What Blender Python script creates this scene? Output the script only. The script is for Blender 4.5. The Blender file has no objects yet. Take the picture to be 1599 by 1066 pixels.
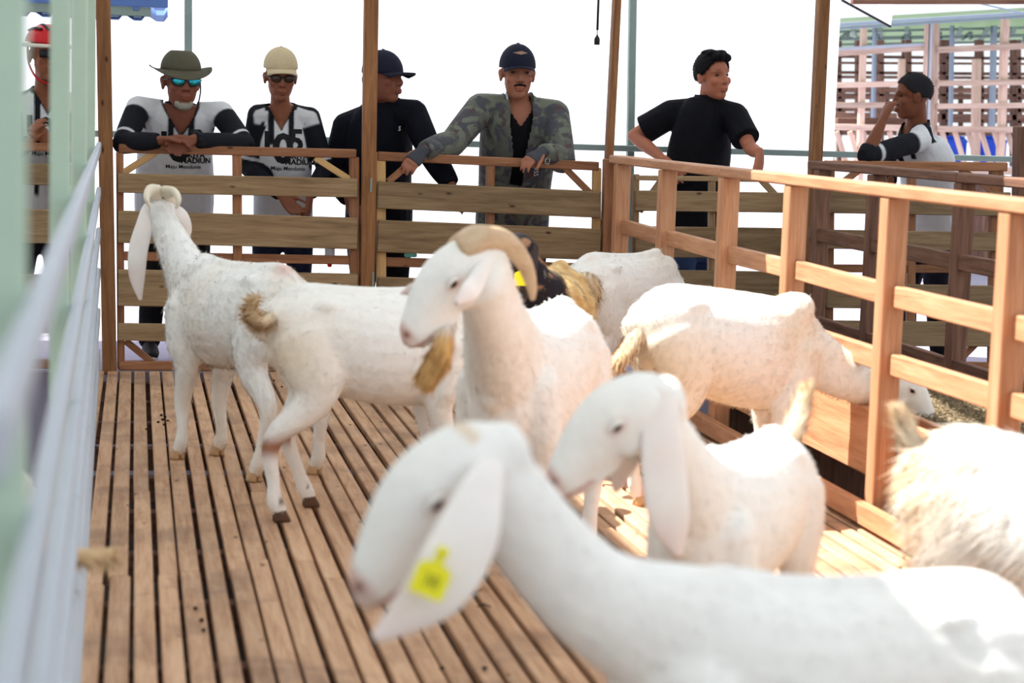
import bpy, bmesh, math, random
import numpy as np
from mathutils import Vector, Matrix, Quaternion
from mathutils.bvhtree import BVHTree
rnd = random.Random(7)
nprng = np.random.default_rng(5)
SC = bpy.context.scene
COL = SC.collection

# ------------------------------------------------------------------ camera
CAM_H, FPX = 1.332, 3000.0
YAW, PITCH, ROLL = (math.radians(a) for a in (11.2, 6.689, 1.77))
_fw = Vector((math.sin(YAW)*math.cos(PITCH), math.cos(YAW)*math.cos(PITCH), -math.sin(PITCH)))
_r0 = Vector((math.cos(YAW), -math.sin(YAW), 0)); _u0 = _r0.cross(_fw)
_rt = _r0*math.cos(ROLL) + _u0*math.sin(ROLL)
_up = -_r0*math.sin(ROLL) + _u0*math.cos(ROLL)
CAMP = Vector((0, 0, CAM_H))
cam = bpy.data.cameras.new('camera')
cam.sensor_width = 36.0; cam.lens = FPX/1599*36.0; cam.clip_end = 300
cam.dof.use_dof = True; cam.dof.focus_distance = 9.6; cam.dof.aperture_fstop = 3.2
camo = bpy.data.objects.new('camera', cam); COL.objects.link(camo)
camo.matrix_world = Matrix(((_rt.x, _up.x, -_fw.x, CAMP.x), (_rt.y, _up.y, -_fw.y, CAMP.y), (_rt.z, _up.z, -_fw.z, CAMP.z), (0, 0, 0, 1)))
SC.camera = camo

def ray(x, y): return _fw + _rt*((x-799.5)/FPX) - _up*((y-533)/FPX)
def at(x, y, Y): d = ray(x, y); return CAMP + d*(Y/d.y)          # pixel -> point at world depth Y
def atz(x, y, z): d = ray(x, y); return CAMP + d*((z-CAM_H)/d.z)  # pixel -> point at height z
def atx(x, y, X): d = ray(x, y); return CAMP + d*(X/d.x)
def atd(x, y, t): return CAMP + ray(x, y)*t

# ------------------------------------------------------------------ light
w = bpy.data.worlds.new('sky'); SC.world = w; w.use_nodes = True
nt = w.node_tree; bg = nt.nodes['Background']
bg.inputs[0].default_value = (0.90, 0.955, 1.0, 1); bg.inputs[1].default_value = 1.22
sl = bpy.data.lights.new('sun', 'SUN'); sl.energy = 12.5; sl.angle = math.radians(0.6); sl.color = (1.0, 0.965, 0.91)
so = bpy.data.objects.new('sun', sl); COL.objects.link(so)
SUN_DIR = Vector((-0.50, 0.30, 0.81)).normalized()
so.rotation_euler = SUN_DIR.to_track_quat('Z', 'Y').to_euler(); so.location = (-5, 5, 12)
SC.view_settings.view_transform = 'Standard'; SC.view_settings.look = 'None'
SC.view_settings.exposure = 0.0; SC.view_settings.gamma = 1.0; SC.view_settings.use_curve_mapping = False

# ------------------------------------------------------------------ helpers
def tag(o, label=None, cat=None, group=None, kind=None):
    if label: o['label'] = label
    if cat: o['category'] = cat
    if group: o['group'] = group
    if kind: o['kind'] = kind
    return o
def empty(name, loc=(0, 0, 0), rz=0.0):
    o = bpy.data.objects.new(name, None); o.empty_display_size = 0.1
    COL.objects.link(o); o.location = loc; o.rotation_euler = (0, 0, rz); return o
def mesh_obj(name, me, mat=None, parent=None, loc=None, rot=None):
    o = bpy.data.objects.new(name, me); COL.objects.link(o)
    if mat is not None and len(me.materials) == 0: me.materials.append(mat)
    if parent is not None: o.parent = parent
    if loc is not None: o.location = loc
    if rot is not None:
        o.rotation_mode = 'QUATERNION'; o.rotation_quaternion = rot
    return o
def py_mesh(name, v, f, smooth=False):
    me = bpy.data.meshes.new(name); me.from_pydata([tuple(p) for p in v], [], [tuple(q) for q in f])
    if smooth: me.polygons.foreach_set('use_smooth', [True]*len(me.polygons))
    me.update(); return me
_bc = {}
def box_mesh(sx, sy, sz, ch=0.003):
    """chamfered box centred on its origin, long axis local X"""
    k = (round(sx, 4), round(sy, 4), round(sz, 4), ch)
    if k in _bc: return _bc[k]
    bm = bmesh.new(); bmesh.ops.create_cube(bm, size=1.0)
    bmesh.ops.scale(bm, vec=(sx, sy, sz), verts=bm.verts)
    c = min(ch, 0.3*min(sx, sy, sz))
    if c > 0: bmesh.ops.bevel(bm, geom=bm.edges[:], offset=c, segments=1, affect='EDGES')
    me = bpy.data.meshes.new('piece'); bm.to_mesh(me); bm.free(); _bc[k] = me; return me
def frame_quat(d, up):
    x = d.normalized(); z = (up - x*up.dot(x))
    if z.length < 1e-5: z = Vector((0, 1, 0)) - x*x.y
    z.normalize(); y = z.cross(x)
    return Matrix((x, y, z)).transposed().to_quaternion()
def beam(name, p0, p1, wid, hgt, mat, parent=None, up=(0, 0, 1), ch=0.003, shift=None):
    """a bar from p0 to p1: wid across, hgt along `up`"""
    p0, p1 = Vector(p0), Vector(p1); d = p1-p0
    me = box_mesh(d.length, wid, hgt, ch)
    if len(me.materials) and me.materials[0] != mat:
        me = me.copy(); me.materials.clear()
    return mesh_obj(name, me, mat, parent, (p0+p1)/2, frame_quat(d, Vector(up)))

# ---- node helpers
class NT:
    def __init__(s, name):
        s.m = bpy.data.materials.new(name); s.m.use_nodes = True; s.t = s.m.node_tree
        s.b = s.t.nodes['Principled BSDF']; s.out = s.t.nodes['Material Output']
    def n(s, ty, **kw):
        q = s.t.nodes.new(ty)
        for k, v in kw.items():
            if k.startswith('i_'): q.inputs[k[2:].replace('_', ' ')].default_value = v
            else: setattr(q, k, v)
        return q
    def l(s, a, b): s.t.links.new(a, b)
    def ramp(s, fac, stops):
        r = s.n('ShaderNodeValToRGB'); e = r.color_ramp.elements
        while len(e) < len(stops): e.new(0.5)
        for q, (p, c) in zip(e, stops): q.position = p; q.color = (*c, 1)
        s.l(fac, r.inputs[0]); return r.outputs[0]
    def mix(s, fac, a, b, mode='MIX'):
        q = s.n('ShaderNodeMix', data_type='RGBA', blend_type=mode)
        for sock, v in ((q.inputs[0], fac), (q.inputs[6], a), (q.inputs[7], b)):
            if hasattr(v, 'is_linked'): s.l(v, sock)
            elif isinstance(v, (int, float)): sock.default_value = v
            else: sock.default_value = (*v, 1)
        return q.outputs[2]
    def noise(s, vec, scale, detail=4, rough=0.55, dist=0.0):
        q = s.n('ShaderNodeTexNoise'); q.inputs['Scale'].default_value = scale
        q.inputs['Detail'].default_value = detail; q.inputs['Roughness'].default_value = rough
        q.inputs['Distortion'].default_value = dist
        if vec is not None: s.l(vec, q.inputs['Vector'])
        return q.outputs[0]
    def bump(s, h, strength=0.3, dist=0.01):
        q = s.n('ShaderNodeBump'); q.inputs['Strength'].default_value = strength
        q.inputs['Distance'].default_value = dist; s.l(h, q.inputs['Height'])
        s.l(q.outputs[0], s.b.inputs['Normal'])
    def objvec(s, scale=(1, 1, 1), spread=True):
        tc = s.n('ShaderNodeTexCoord'); mp = s.n('ShaderNodeMapping'); mp.inputs['Scale'].default_value = scale
        s.l(tc.outputs['Object'], mp.inputs[0])
        if spread:
            oi = s.n('ShaderNodeObjectInfo'); mu = s.n('ShaderNodeMath', operation='MULTIPLY'); mu.inputs[1].default_value = 57.0
            s.l(oi.outputs['Random'], mu.inputs[0]); ad = s.n('ShaderNodeVectorMath', operation='ADD')
            s.l(mp.outputs[0], ad.inputs[0]); s.l(mu.outputs[0], ad.inputs[1]); return ad.outputs[0]
        return mp.outputs[0]
def lin(r, g, b):
    f = lambda c: c/12.92 if c <= 0.04045 else ((c+0.055)/1.055)**2.4
    return (f(r/255), f(g/255), f(b/255))

def wood(name, dark, mid, light, rough=0.7, var=0.35, grain=1.0, knots=True, stain=False):
    q = NT(name)
    v = q.objvec((1.2, 16*grain, 16*grain))
    n1 = q.noise(v, 2.2, 6, 0.6, 0.6); c = q.ramp(n1, [(0.28, dark), (0.5, mid), (0.75, light)])
    n2 = q.noise(q.objvec((4, 90, 90)), 2.0, 3); c = q.mix(0.25, c, q.ramp(n2, [(0.3, tuple(x*0.55 for x in mid)), (0.7, light)]))
    oi = q.n('ShaderNodeObjectInfo')
    mr = q.n('ShaderNodeMapRange'); mr.inputs[3].default_value = 1-var; mr.inputs[4].default_value = 1+var*0.6
    q.l(oi.outputs['Random'], mr.inputs[0]); c = q.mix(1.0, c, mr.outputs[0], 'MULTIPLY')
    if knots:
        vo = q.n('ShaderNodeTexVoronoi'); vo.inputs['Scale'].default_value = 4.5
        q.l(q.objvec((1, 2.2, 2.2)), vo.inputs['Vector'])
        k = q.ramp(vo.outputs['Distance'], [(0.035, (1, 1, 1)), (0.10, (0, 0, 0))])
        c = q.mix(k, c, tuple(x*0.35 for x in dark))
    if stain:
        gp_ = q.n('ShaderNodeNewGeometry'); k2 = q.ramp(q.noise(gp_.outputs['Position'], 2.6, 5, 0.6, 0.4), [(0.50, (0, 0, 0)), (0.66, (1, 1, 1))]); c = q.mix(q.mix(1.0, k2, (0.45, 0.45, 0.45), 'MULTIPLY'), c, lin(104, 80, 70))
    q.l(c, q.b.inputs['Base Color']); q.b.inputs['Roughness'].default_value = rough; q.b.inputs['Specular IOR Level'].default_value = 0.25
    q.bump(n2, 0.25, 0.004); return q.m
def plain(name, col, rough=0.6, metal=0.0, nscale=8, var=0.12, bump=0.0, spec=0.25):
    q = NT(name); n = q.noise(q.objvec((1, 1, 1)), nscale, 5)
    c = q.mix(n, tuple(x*(1-var) for x in col), tuple(min(1, x*(1+var)) for x in col))
    q.l(c, q.b.inputs['Base Color']); q.b.inputs['Roughness'].default_value = rough; q.b.inputs['Metallic'].default_value = metal; q.b.inputs['Specular IOR Level'].default_value = spec
    if bump: q.bump(n, bump, 0.01)
    return q.m
M = {}
M['gatewood'] = wood('gate_plank_wood', lin(108, 84, 60), lin(144, 118, 88), lin(172, 148, 114), 0.75, 0.22)
M['redwood'] = wood('reddish_frame_wood', lin(106, 68, 46), lin(148, 100, 70), lin(176, 126, 92), 0.65, 0.22)
M['postwood'] = wood('post_wood', lin(100, 62, 36), lin(136, 92, 58), lin(168, 122, 80), 0.65, 0.15)
M['palewood'] = wood('pale_stile_wood', lin(160, 122, 76), lin(196, 156, 104), lin(214, 178, 126), 0.7, 0.15)
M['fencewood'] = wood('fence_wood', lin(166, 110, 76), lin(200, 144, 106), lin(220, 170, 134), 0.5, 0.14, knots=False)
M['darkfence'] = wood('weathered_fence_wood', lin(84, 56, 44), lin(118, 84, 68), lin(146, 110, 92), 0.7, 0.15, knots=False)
M['slatwood'] = wood('floor_slat_wood', lin(164, 120, 88), lin(202, 160, 126), lin(220, 184, 152), 0.7, 0.16, 0.8, stain=True)
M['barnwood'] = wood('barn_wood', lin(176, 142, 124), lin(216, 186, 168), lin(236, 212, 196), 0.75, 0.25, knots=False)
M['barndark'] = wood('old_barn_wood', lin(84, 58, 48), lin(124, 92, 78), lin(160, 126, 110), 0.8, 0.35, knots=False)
M['steel'] = plain('galvanised_steel', lin(138, 156, 152), 0.5, 0.35, 14, 0.12)
M['mint'] = plain('mint_painted_steel', lin(182, 204, 186), 0.45, 0.0, 9, 0.10)
M['whiterail'] = plain('white_rail_paint', lin(180, 188, 200), 0.5, 0.0, 9, 0.08)
M['bluesteel'] = plain('blue_grey_steel', lin(150, 164, 180), 0.5, 0.2, 9, 0.1)
M['concrete'] = plain('lilac_concrete', lin(170, 164, 186), 0.85, 0.0, 3, 0.15, 0.2)
M['earth'] = plain('dark_earth', lin(58, 46, 38), 0.95, 0.0, 3, 0.3, 0.3)
M['black'] = plain('black_plastic', (0.012, 0.012, 0.016), 0.45)
M['blueroof'] = plain('blue_roof_sheet', lin(92, 124, 190), 0.45, 0.1, 5, 0.12)
M['bluetarp'] = plain('blue_barrel_plastic', lin(38, 78, 200), 0.4)
M['greenedge'] = plain('green_trough_paint', lin(176, 190, 160), 0.5)
def sheet_mat(name, col, trans):
    q = NT(name); t = q.n('ShaderNodeBsdfTranslucent'); t.inputs[0].default_value = (*col, 1)
    d = q.n('ShaderNodeBsdfDiffuse'); d.inputs[0].default_value = (*col, 1)
    mx = q.n('ShaderNodeMixShader'); mx.inputs[0].default_value = trans
    q.l(d.outputs[0], mx.inputs[1]); q.l(t.outputs[0], mx.inputs[2]); q.l(mx.outputs[0], q.out.inputs[0]); return q.m
M['wallsheet'] = sheet_mat('white_translucent_sheet', (0.95, 0.955, 0.96), 0.75)
M['roofsheet'] = sheet_mat('milky_roof_sheet', (0.80, 0.82, 0.80), 0.45)
M['greensheet'] = sheet_mat('greenish_roof_sheet', lin(176, 192, 170), 0.5)

# ------------------------------------------------------------------ setting
YG = 9.82          # plane of the row of gates
def sheet(name, x0, x1, z0, z1, y, mat, parent=None, kind=None, rib=0.0, pitch=0.25, axis='x'):
    """a ribbed vertical sheet with thickness"""
    n = max(1, int(round((x1-x0)/pitch))); v = []; f = []
    prof = []
    for i in range(n):
        a = x0+(x1-x0)*i/n; b = (x1-x0)/n
        prof += [(a, 0), (a+b*0.80, 0), (a+b*0.86, rib), (a+b*0.94, rib)]
    prof.append((x1, 0))
    for (x, o) in prof: v += [(x, y-o, z0), (x, y-o, z1), (x, y-o+0.006, z0), (x, y-o+0.006, z1)]
    for i in range(len(prof)-1):
        a, b = 4*i, 4*(i+1)
        f += [(a, b, b+1, a+1), (a+2, a+3, b+3, b+2), (a+1, b+1, b+3, a+3), (a, a+2, b+2, b)]
    e = 4*(len(prof)-1); f += [(0, 1, 3, 2), (e, e+2, e+3, e+1)]
    o = mesh_obj(name, py_mesh(name, v, f), mat, parent)
    if kind: tag(o, kind=kind)
    return o
# ground
g = mesh_obj('ground', py_mesh('ground', [(-14, -4, -0.65), (30, -4, -0.65), (30, 40, -0.65), (-14, 40, -0.65)], [(0, 1, 2, 3)]), M['earth']); tag(g, kind='structure')
g = mesh_obj('walkway', box_mesh(26, 24, 0.6, 0.01), M['concrete'], None, (4.0, YG+0.13+12.0, -0.322)); tag(g, kind='structure')
# pen floor: joists + individual slats
fl = empty('floor', (1.1, 6.0, 0)); tag(fl, kind='structure')
for k, y in enumerate(np.arange(2.2, 9.9, 0.62)):
    beam('joist', (-0.25-1.1, y-6.0, -0.085), (2.5-1.1, y-6.0, -0.085), 0.06, 0.09, M['darkfence'], fl)
SP = 0.0677; x = -0.117*0.9 - SP*1.5 + SP/2
i = 0
while x < 2.42:
    wob = rnd.uniform(-0.003, 0.003); br = 5.35 + 0.3*rnd.random() + (1.3 if i % 3 == 0 else 0)
    wd = 0.053+rnd.uniform(-0.003, 0.003)
    for (a, b) in ((1.9, br-0.004), (br, YG-0.05)):
        s0, s1 = rnd.uniform(-.005, .005), rnd.uniform(-.005, .005)
        beam('slat', (x+wob+s0-1.1, a-6.0, -0.018+rnd.uniform(-.002, .002)), (x+wob+s1-1.1, b-6.0, -0.018), wd, 0.034, M['slatwood'], fl, ch=0.004)
    x += SP; i += 1
# white sheet wall behind the people, one sheet per panel
wl = empty('wall_back', (0, 11.2, 0)); tag(wl, kind='structure')
xs = [-6.5, -5.2, -3.9, -2.6, -1.3, 0.0, 1.05, 2.1, 3.15, 4.17]
for a, b in zip(xs[:-1], xs[1:]):
    sheet('sheet_panel', a+0.003, b+0.012, 0.0, 2.75, 0.0, M['wallsheet'], wl, rib=0.005)
# roof (above the frame): covers the back and the left, open over the right front
def roof(name, x0, x1, y0, y1, z):
    r = mesh_obj(name, box_mesh(x1-x0, y1-y0, 0.02, 0.0), M['roofsheet'], None, ((x0+x1)/2, (y0+y1)/2, z)); tag(r, kind='structure'); return r
roof('ceiling', -7.0, -0.2, -2.0, 11.15, 2.8)
roof('ceiling', -0.2, 8.5, 8.0, 11.15, 2.8)
# steel frame by the wall
for px, y0 in ((294, 0), (988, 0)):
    b = at(px, y0, 10.95); b2 = at(px-5 if px > 500 else px, 300, 10.95)
    dx = (b2.x-b.x)/(b2.z-b.z)
    o = beam('steel_column', (b.x+dx*(0-b.z), 10.95, 0), (b.x+dx*(2.78-b.z), 10.95, 2.78), 0.042, 0.042, M['steel'], up=(0, 1, 0))
    tag(o, 'thin grey-green steel column behind the man in the bucket hat' if px < 500 else 'thin grey-green steel column left of the man in the black t-shirt', 'column', 'steel wall columns')
a, b = at(440, 229, 10.9), at(1599, 247, 10.9)
o = beam('steel_rail', (a.x-3.5, 10.9, 1.165), (b.x+1.2, 10.9, 1.165), 0.04, 0.035, M['steel'], up=(0, 0, 1))
tag(o, 'long horizontal grey-green steel rail running behind the row of people', 'rail')

# ---- gates -------------------------------------------------------
def gp(px, py, y=YG): return at(px, py, y)
def hbar(name, par, xl, ya, yb, xr, yc, yd, depth, mat, y=YG, off=0.0, org=None):
    """horizontal board given by its left edge (ya..yb) and right edge (yc..yd) in the gate plane"""
    A, B, C_, D = gp(xl, ya, y), gp(xl, yb, y), gp(xr, yc, y), gp(xr, yd, y)
    p0, p1 = (A+B)/2, (C_+D)/2; h = ((A.z-B.z)+(C_.z-D.z))/2
    sh = Vector((0, off, 0)) - org
    return beam(name, p0+sh, p1+sh, depth, h, mat, par, ch=0.004)
def vbar(name, par, px, y0, y1, wpx, depth, mat, off, org, y=YG, px2=None):
    A, B = gp(px, y0, y), gp(px if px2 is None else px2, y1, y); sh = Vector((0, off, 0)) - org
    return beam(name, A+sh, B+sh, wpx*10.0/3000, depth, mat, par, up=(0, 1, 0), ch=0.004)
def dbar(name, par, p, q, wpx, mat, off, org):
    A, B = gp(*p), gp(*q); sh = Vector((0, off, 0)) - org
    return beam(name, A+sh, B+sh, 0.03, wpx*10.0/3000, mat, par, up=(0, 0, 1), ch=0.003)
def gate(name, label, xl, xr, rails, planks, thin, stiles, braces, matp='gatewood', matf='redwood', zbot=None):
    org = Vector((gp((xl+xr)/2, 500).x, YG, 0.0)); e = empty(name, org); tag(e, label, 'gate', 'wooden slatted gates at the back of the pen')
    for (a, b, c, d) in rails: hbar('rail', e, xl, a, b, xr, c, d, 0.045, M[matf], off=0.0, org=org)
    for (a, b, c, d) in planks: hbar('plank', e, xl-1, a, b, xr+1, c, d, 0.022, M[matp], off=-0.036, org=org)
    for (a, b, c, d) in thin: hbar('slat', e, xl, a, b, xr, c, d, 0.02, M[matf], off=0.012, org=org)
    for (px, y0, y1, w_, mt) in stiles: vbar('stile', e, px, y0, y1, w_, 0.04, M[mt], 0.004, org, px2=px-3 if px > 600 else px+2)
    for (p, q, mt) in braces: dbar('brace', e, p, q, 10, M[mt], 0.0 if mt != 'front' else -0.03, org)
    return e
gate('wooden_gate', 'brown slatted gate the man in the bucket hat leans on', 185, 556,
     [(225.5, 237.5, 232, 247.6), (563, 577, 567, 581)],
     [(269, 301, 279, 307), (326, 380, 341, 386.5), (419.5, 476, 426, 482), (503, 530, 509, 536)],
     [(393, 406, 399, 414)], [(187, 237, 576, 11, 'redwood'), (370, 237, 576, 14, 'redwood'), (553, 245, 578, 15, 'redwood')],
     [((192, 270), (252, 232), 'palewood'), ((492, 246), (545, 280), 'palewood'), ((196, 532), (238, 566), 'redwood')])
gate('wooden_gate', 'brown slatted gate the man in the camouflage jacket leans on', 589, 934,
     [(236, 251, 253, 266), (566, 581, 578, 592)],
     [(281.5, 325.6, 299, 338.5), (342, 393, 357, 405), (431, 482, 442, 492), (512, 540, 524, 552)],
     [(401, 416, 412, 426)], [(594, 238, 578, 15, 'palewood'), (766, 255, 585, 13, 'redwood'), (932, 262, 590, 13, 'palewood')],
     [((606, 284), (648, 248), 'redwood'), ((882, 262), (922, 302), 'redwood')])
gate('wooden_gate', 'narrow yellowish slatted gate in front of the man in the black t-shirt', 990, 1238,
     [(274, 281, 277, 285), (560, 572, 566, 578)],
     [(297, 328, 300, 332), (352.6, 400, 355, 403), (420, 462, 423, 466), (490, 530, 494, 534)],
     [], [(993, 272, 570, 10, 'gatewood'), (1112, 276, 570, 10, 'gatewood'), (1233, 278, 574, 10, 'gatewood')],
     [((998, 330), (1034, 280), 'gatewood'), ((1188, 280), (1236, 332), 'gatewood')], matf='gatewood')
gate('wooden_gate', 'dull brown slatted gate the man holding his face rests on', 1288, 1571,
     [(251, 264, 253, 268), (560, 574, 566, 580)],
     [(293.5, 333, 300.6, 336), (359, 386, 361, 393), (443, 477, 443, 486), (498.5, 538, 502, 540)],
     [(413, 425, 414, 427)], [(1296, 252, 572, 14, 'redwood'), (1424, 256, 574, 13, 'redwood'), (1556, 258, 576, 22, 'redwood')],
     [((1304, 294), (1346, 262), 'redwood'), ((1500, 264), (1552, 300), 'redwood'), ((1500, 560), (1548, 512), 'redwood')])
gate('wooden_gate', 'brown slatted gate seen between the mint green posts', -250, 143,
     [(220, 233, 224, 237), (556, 570, 562, 576)],
     [(250, 283, 256, 290), (323, 376, 327, 380), (424, 456, 428, 460), (470, 514, 474, 520)],
     [], [(-246, 222, 570, 12, 'redwood'), (-50, 224, 572, 12, 'redwood'), (138, 226, 574, 12, 'redwood')], [])
def tall_post(label, top, bot, ztop, wpx, mat, y=YG-0.02, z0=-0.02):
    A, B = at(*top, y), at(*bot, y); d = (A-B)/(A.z-B.z)
    p0 = B + d*(z0-B.z); p1 = B + d*(ztop-B.z); p0.y = p1.y = y
    o = beam('wooden_post', p0, p1, wpx*10.0/3000, 0.07, M[mat], up=(0, 1, 0), ch=0.005); tag(o, label, 'post', 'wooden posts between the gates'); return o
tall_post('tall brown wooden post beside the mint green fence', (161, 0), (171, 570), 2.75, 21, 'postwood')
tall_post('tall brown wooden post between the man in the navy cap and his neighbours', (579.5, 0), (573, 450), 2.75, 21, 'postwood')
tall_post('thin dark wooden post rising behind the corner of the right fence', (963, 0), (951, 242), 2.75, 11, 'postwood', YG+0.06)
tall_post('short thick reddish wooden post at the corner of the right fence', (952, 240), (946, 460), 1.125, 18, 'redwood')
tall_post('tall brown wooden post between the t-shirt man and the man holding his face', (1285, 0), (1266, 400), 2.75, 18, 'postwood')
tall_post('dark wooden post at the far right edge of the back gates', (1594, 160), (1588, 500), 1.36, 18, 'darkfence')
for k, (px, y0, y1) in enumerate(((583, 425, 470), (580, 278, 300), (968, 300, 420))):
    A, B = at(px, y0, YG-0.06), at(px-1, y1, YG-0.06)
    o = beam('gate_hinge', A, B, 0.010, 0.006, M['steel'], up=(0, 1, 0)); tag(o, ['small steel hinge low on the second gate post', 'small steel hinge high on the second gate post', 'long steel hinge rod at the corner post'][k], 'hinge', 'gate hinges')

# ---- fences parallel to the pen ----------------------------------
def side_fence(label, X, ys, ztop, zmid, zlow, mat, side, boards, y_end):
    org = Vector((X, ys[0], 0)); e = empty('wooden_fence', org); tag(e, label, 'fence')
    for y in ys: beam('post', (0, y-org.y, -0.02), (0, y-org.y, ztop-0.045), 0.075, 0.075, M[mat], e, up=(0, 1, 0), ch=0.004)
    lo, hi = min(ys)-0.05, y_end
    yj = ys[2] if len(ys) > 2 else lo     # joint of the handrail
    beam('handrail', (0, hi-org.y, ztop-0.022), (0, yj-org.y+0.002, ztop-0.022), 0.085, 0.042, M[mat], e, ch=0.006)
    beam('handrail', (0, yj-org.y, ztop-0.022), (0, lo-org.y, ztop-0.022), 0.085, 0.042, M[mat], e, ch=0.006)
    for z in (zmid, zlow):
        yy = sorted(ys, reverse=True)
        pts = [hi]+[q for q in yy if q < hi-0.1]
        for p, q in zip(pts[:-1], pts[1:]):
            beam('rail', (side*0.012, p-0.036-org.y, z+rnd.uniform(-.004, .004)), (side*0.012, q+0.036-org.y, z+rnd.uniform(-.004, .004)), 0.035, 0.072, M[mat], e, ch=0.004)
    for (dx, z0, z1, w_) in boards:
        yy = sorted(ys, reverse=True)
        for p, q in zip([hi]+yy[1:-1], yy[1:]):
            beam('board', (dx, p-org.y-0.003, (z0+z1)/2), (dx, q-org.y+0.003, (z0+z1)/2), w_, z1-z0, M[mat], e, ch=0.004)
    return e
side_fence('orange brown wooden rail fence along the right side of the pen', 2.456, [9.62, 8.76, 7.80, 6.955, 5.985, 5.09, 4.15, 3.2], 1.147, 0.782, 0.558,
           M and 'fencewood', 1, [(0.055, 0.13, 0.365, 0.025), (-0.06, 0.015, 0.085, 0.04)], 9.75)
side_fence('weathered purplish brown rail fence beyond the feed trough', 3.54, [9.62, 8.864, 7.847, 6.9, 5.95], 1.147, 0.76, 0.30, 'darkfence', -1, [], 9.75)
# pale green steel fence on the left
org = Vector((-0.19, 8.6, 0)); e = empty('steel_fence', org)
tag(e, 'pale mint green steel fence with white rails along the left side', 'fence')
def lfx(y, o=0.0): return -0.095-0.0105*y+o
for y, wd in ((1.95, 0.045), (4.0, 0.042), (6.1, 0.045), (8.4, 0.05)):
    beam('post', (lfx(y, -0.012)-org.x, y-org.y, -0.1), (lfx(y, -0.012)-org.x, y-org.y, 2.75), wd, 0.04, M['mint'], e, up=(0, 1, 0), ch=0.004)
for z in (1.12, 0.90, 0.70, 0.50, 0.30, 0.10):
    for a_, b_ in ((1.2, 4.0), (4.0, 6.1), (6.1, 9.70)):
        beam('rail', (lfx(a_, 0.02)-org.x, a_-org.y, z), (lfx(b_, 0.02)-org.x, b_-org.y-0.003, z), 0.022, 0.048, M['whiterail'], e, ch=0.006)
# feed trough and feed
tx0, tx1, ty0, ty1 = 2.60, 3.16, 4.3, 9.5
e = empty('feed_trough', ((tx0+tx1)/2, 6.9, 0)); tag(e, 'long wooden feed trough with a pale green rim between the fences', 'trough')
beam('bottom', (0, ty0-6.9, 0.12), (0, ty1-6.9, 0.12), tx1-tx0-0.02, 0.03, M['darkfence'], e)
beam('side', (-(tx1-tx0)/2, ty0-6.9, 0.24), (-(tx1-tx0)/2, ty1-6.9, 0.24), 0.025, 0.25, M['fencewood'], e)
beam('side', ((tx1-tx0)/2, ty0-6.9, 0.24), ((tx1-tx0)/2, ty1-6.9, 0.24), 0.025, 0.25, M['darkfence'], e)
beam('rim', ((tx1-tx0)/2, ty0-6.9, 0.362), ((tx1-tx0)/2, ty1-6.9, 0.362), 0.05, 0.022, M['greenedge'], e)
for y in (ty0+0.02, ty1-0.02): beam('end', (-(tx1-tx0)/2, y-6.9, 0.24), ((tx1-tx0)/2, y-6.9, 0.24), 0.025, 0.25, M['darkfence'], e)
for y in (4.8, 6.0, 7.2, 8.4): beam('leg', (0, y-6.9, -0.62), (0, y-6.9, 0.11), 0.5, 0.05, M['darkfence'], e, up=(0, 1, 0))
# ---- chaff in the trough
def feed():
    nx, ny = 24, 150; v = []; f = []
    for j in range(ny+1):
        for i_ in range(nx+1):
            X = tx0+0.02+(tx1-tx0-0.04)*i_/nx; Y = ty0+0.05+(ty1-ty0-0.1)*j/ny
            z = 0.325+0.02*math.sin(3.1*Y+2*X)+0.012*math.sin(9*Y-7*X)+nprng.normal(0, 0.004) - 0.03*abs(i_/nx-0.5)
            v.append((X, Y, z))
    for j in range(ny):
        for i_ in range(nx):
            a = j*(nx+1)+i_; f.append((a, a+1, a+nx+2, a+nx+1))
    base = len(v)
    for k in range(9000):
        X = nprng.uniform(tx0+0.03, tx1-0.03); Y = nprng.uniform(5.2, 8.6)
        z = 0.33+0.02*math.sin(3.1*Y+2*X)+0.012*math.sin(9*Y-7*X)
        a = nprng.uniform(0, 6.28); L = nprng.uniform(0.006, 0.02); wv = 0.0025; t = nprng.uniform(-0.5, 0.9)
        d = np.array([math.cos(a)*L, math.sin(a)*L, t*L]); n = np.array([-math.sin(a)*wv, math.cos(a)*wv, 0])
        c = np.array([X, Y, z+0.004]); b = len(v)
        v += [tuple(c-d-n), tuple(c-d+n), tuple(c+d), tuple(c+np.array([0, 0, wv]))]
        f += [(b, b+2, b+3), (b+1, b+3, b+2), (b, b+3, b+1), (b, b+1, b+2)]
    q = NT('chaff'); wv = q.n('ShaderNodeTexWhiteNoise'); geo = q.n('ShaderNodeNewGeometry')
    n = q.noise(q.objvec((1, 1, 1), False), 90, 3); c = q.ramp(n, [(0.3, lin(70, 58, 40)), (0.5, lin(128, 112, 84)), (0.7, lin(186, 170, 138))])
    q.l(geo.outputs['Random Per Island'], wv.inputs[0]) if False else None
    c2 = q.ramp(geo.outputs['Random Per Island'], [(0.0, (0.35, 0.33, 0.3)), (1.0, (1.25, 1.2, 1.1))])
    q.l(q.mix(1.0, c, c2, 'MULTIPLY'), q.b.inputs['Base Color']); q.b.inputs['Roughness'].default_value = 0.9
    o = mesh_obj('chaff_feed', py_mesh('chaff_feed', v, f), q.m); tag(o, 'heap of dry brown chaff filling the feed trough', 'feed', kind='stuff')
feed()
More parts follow.
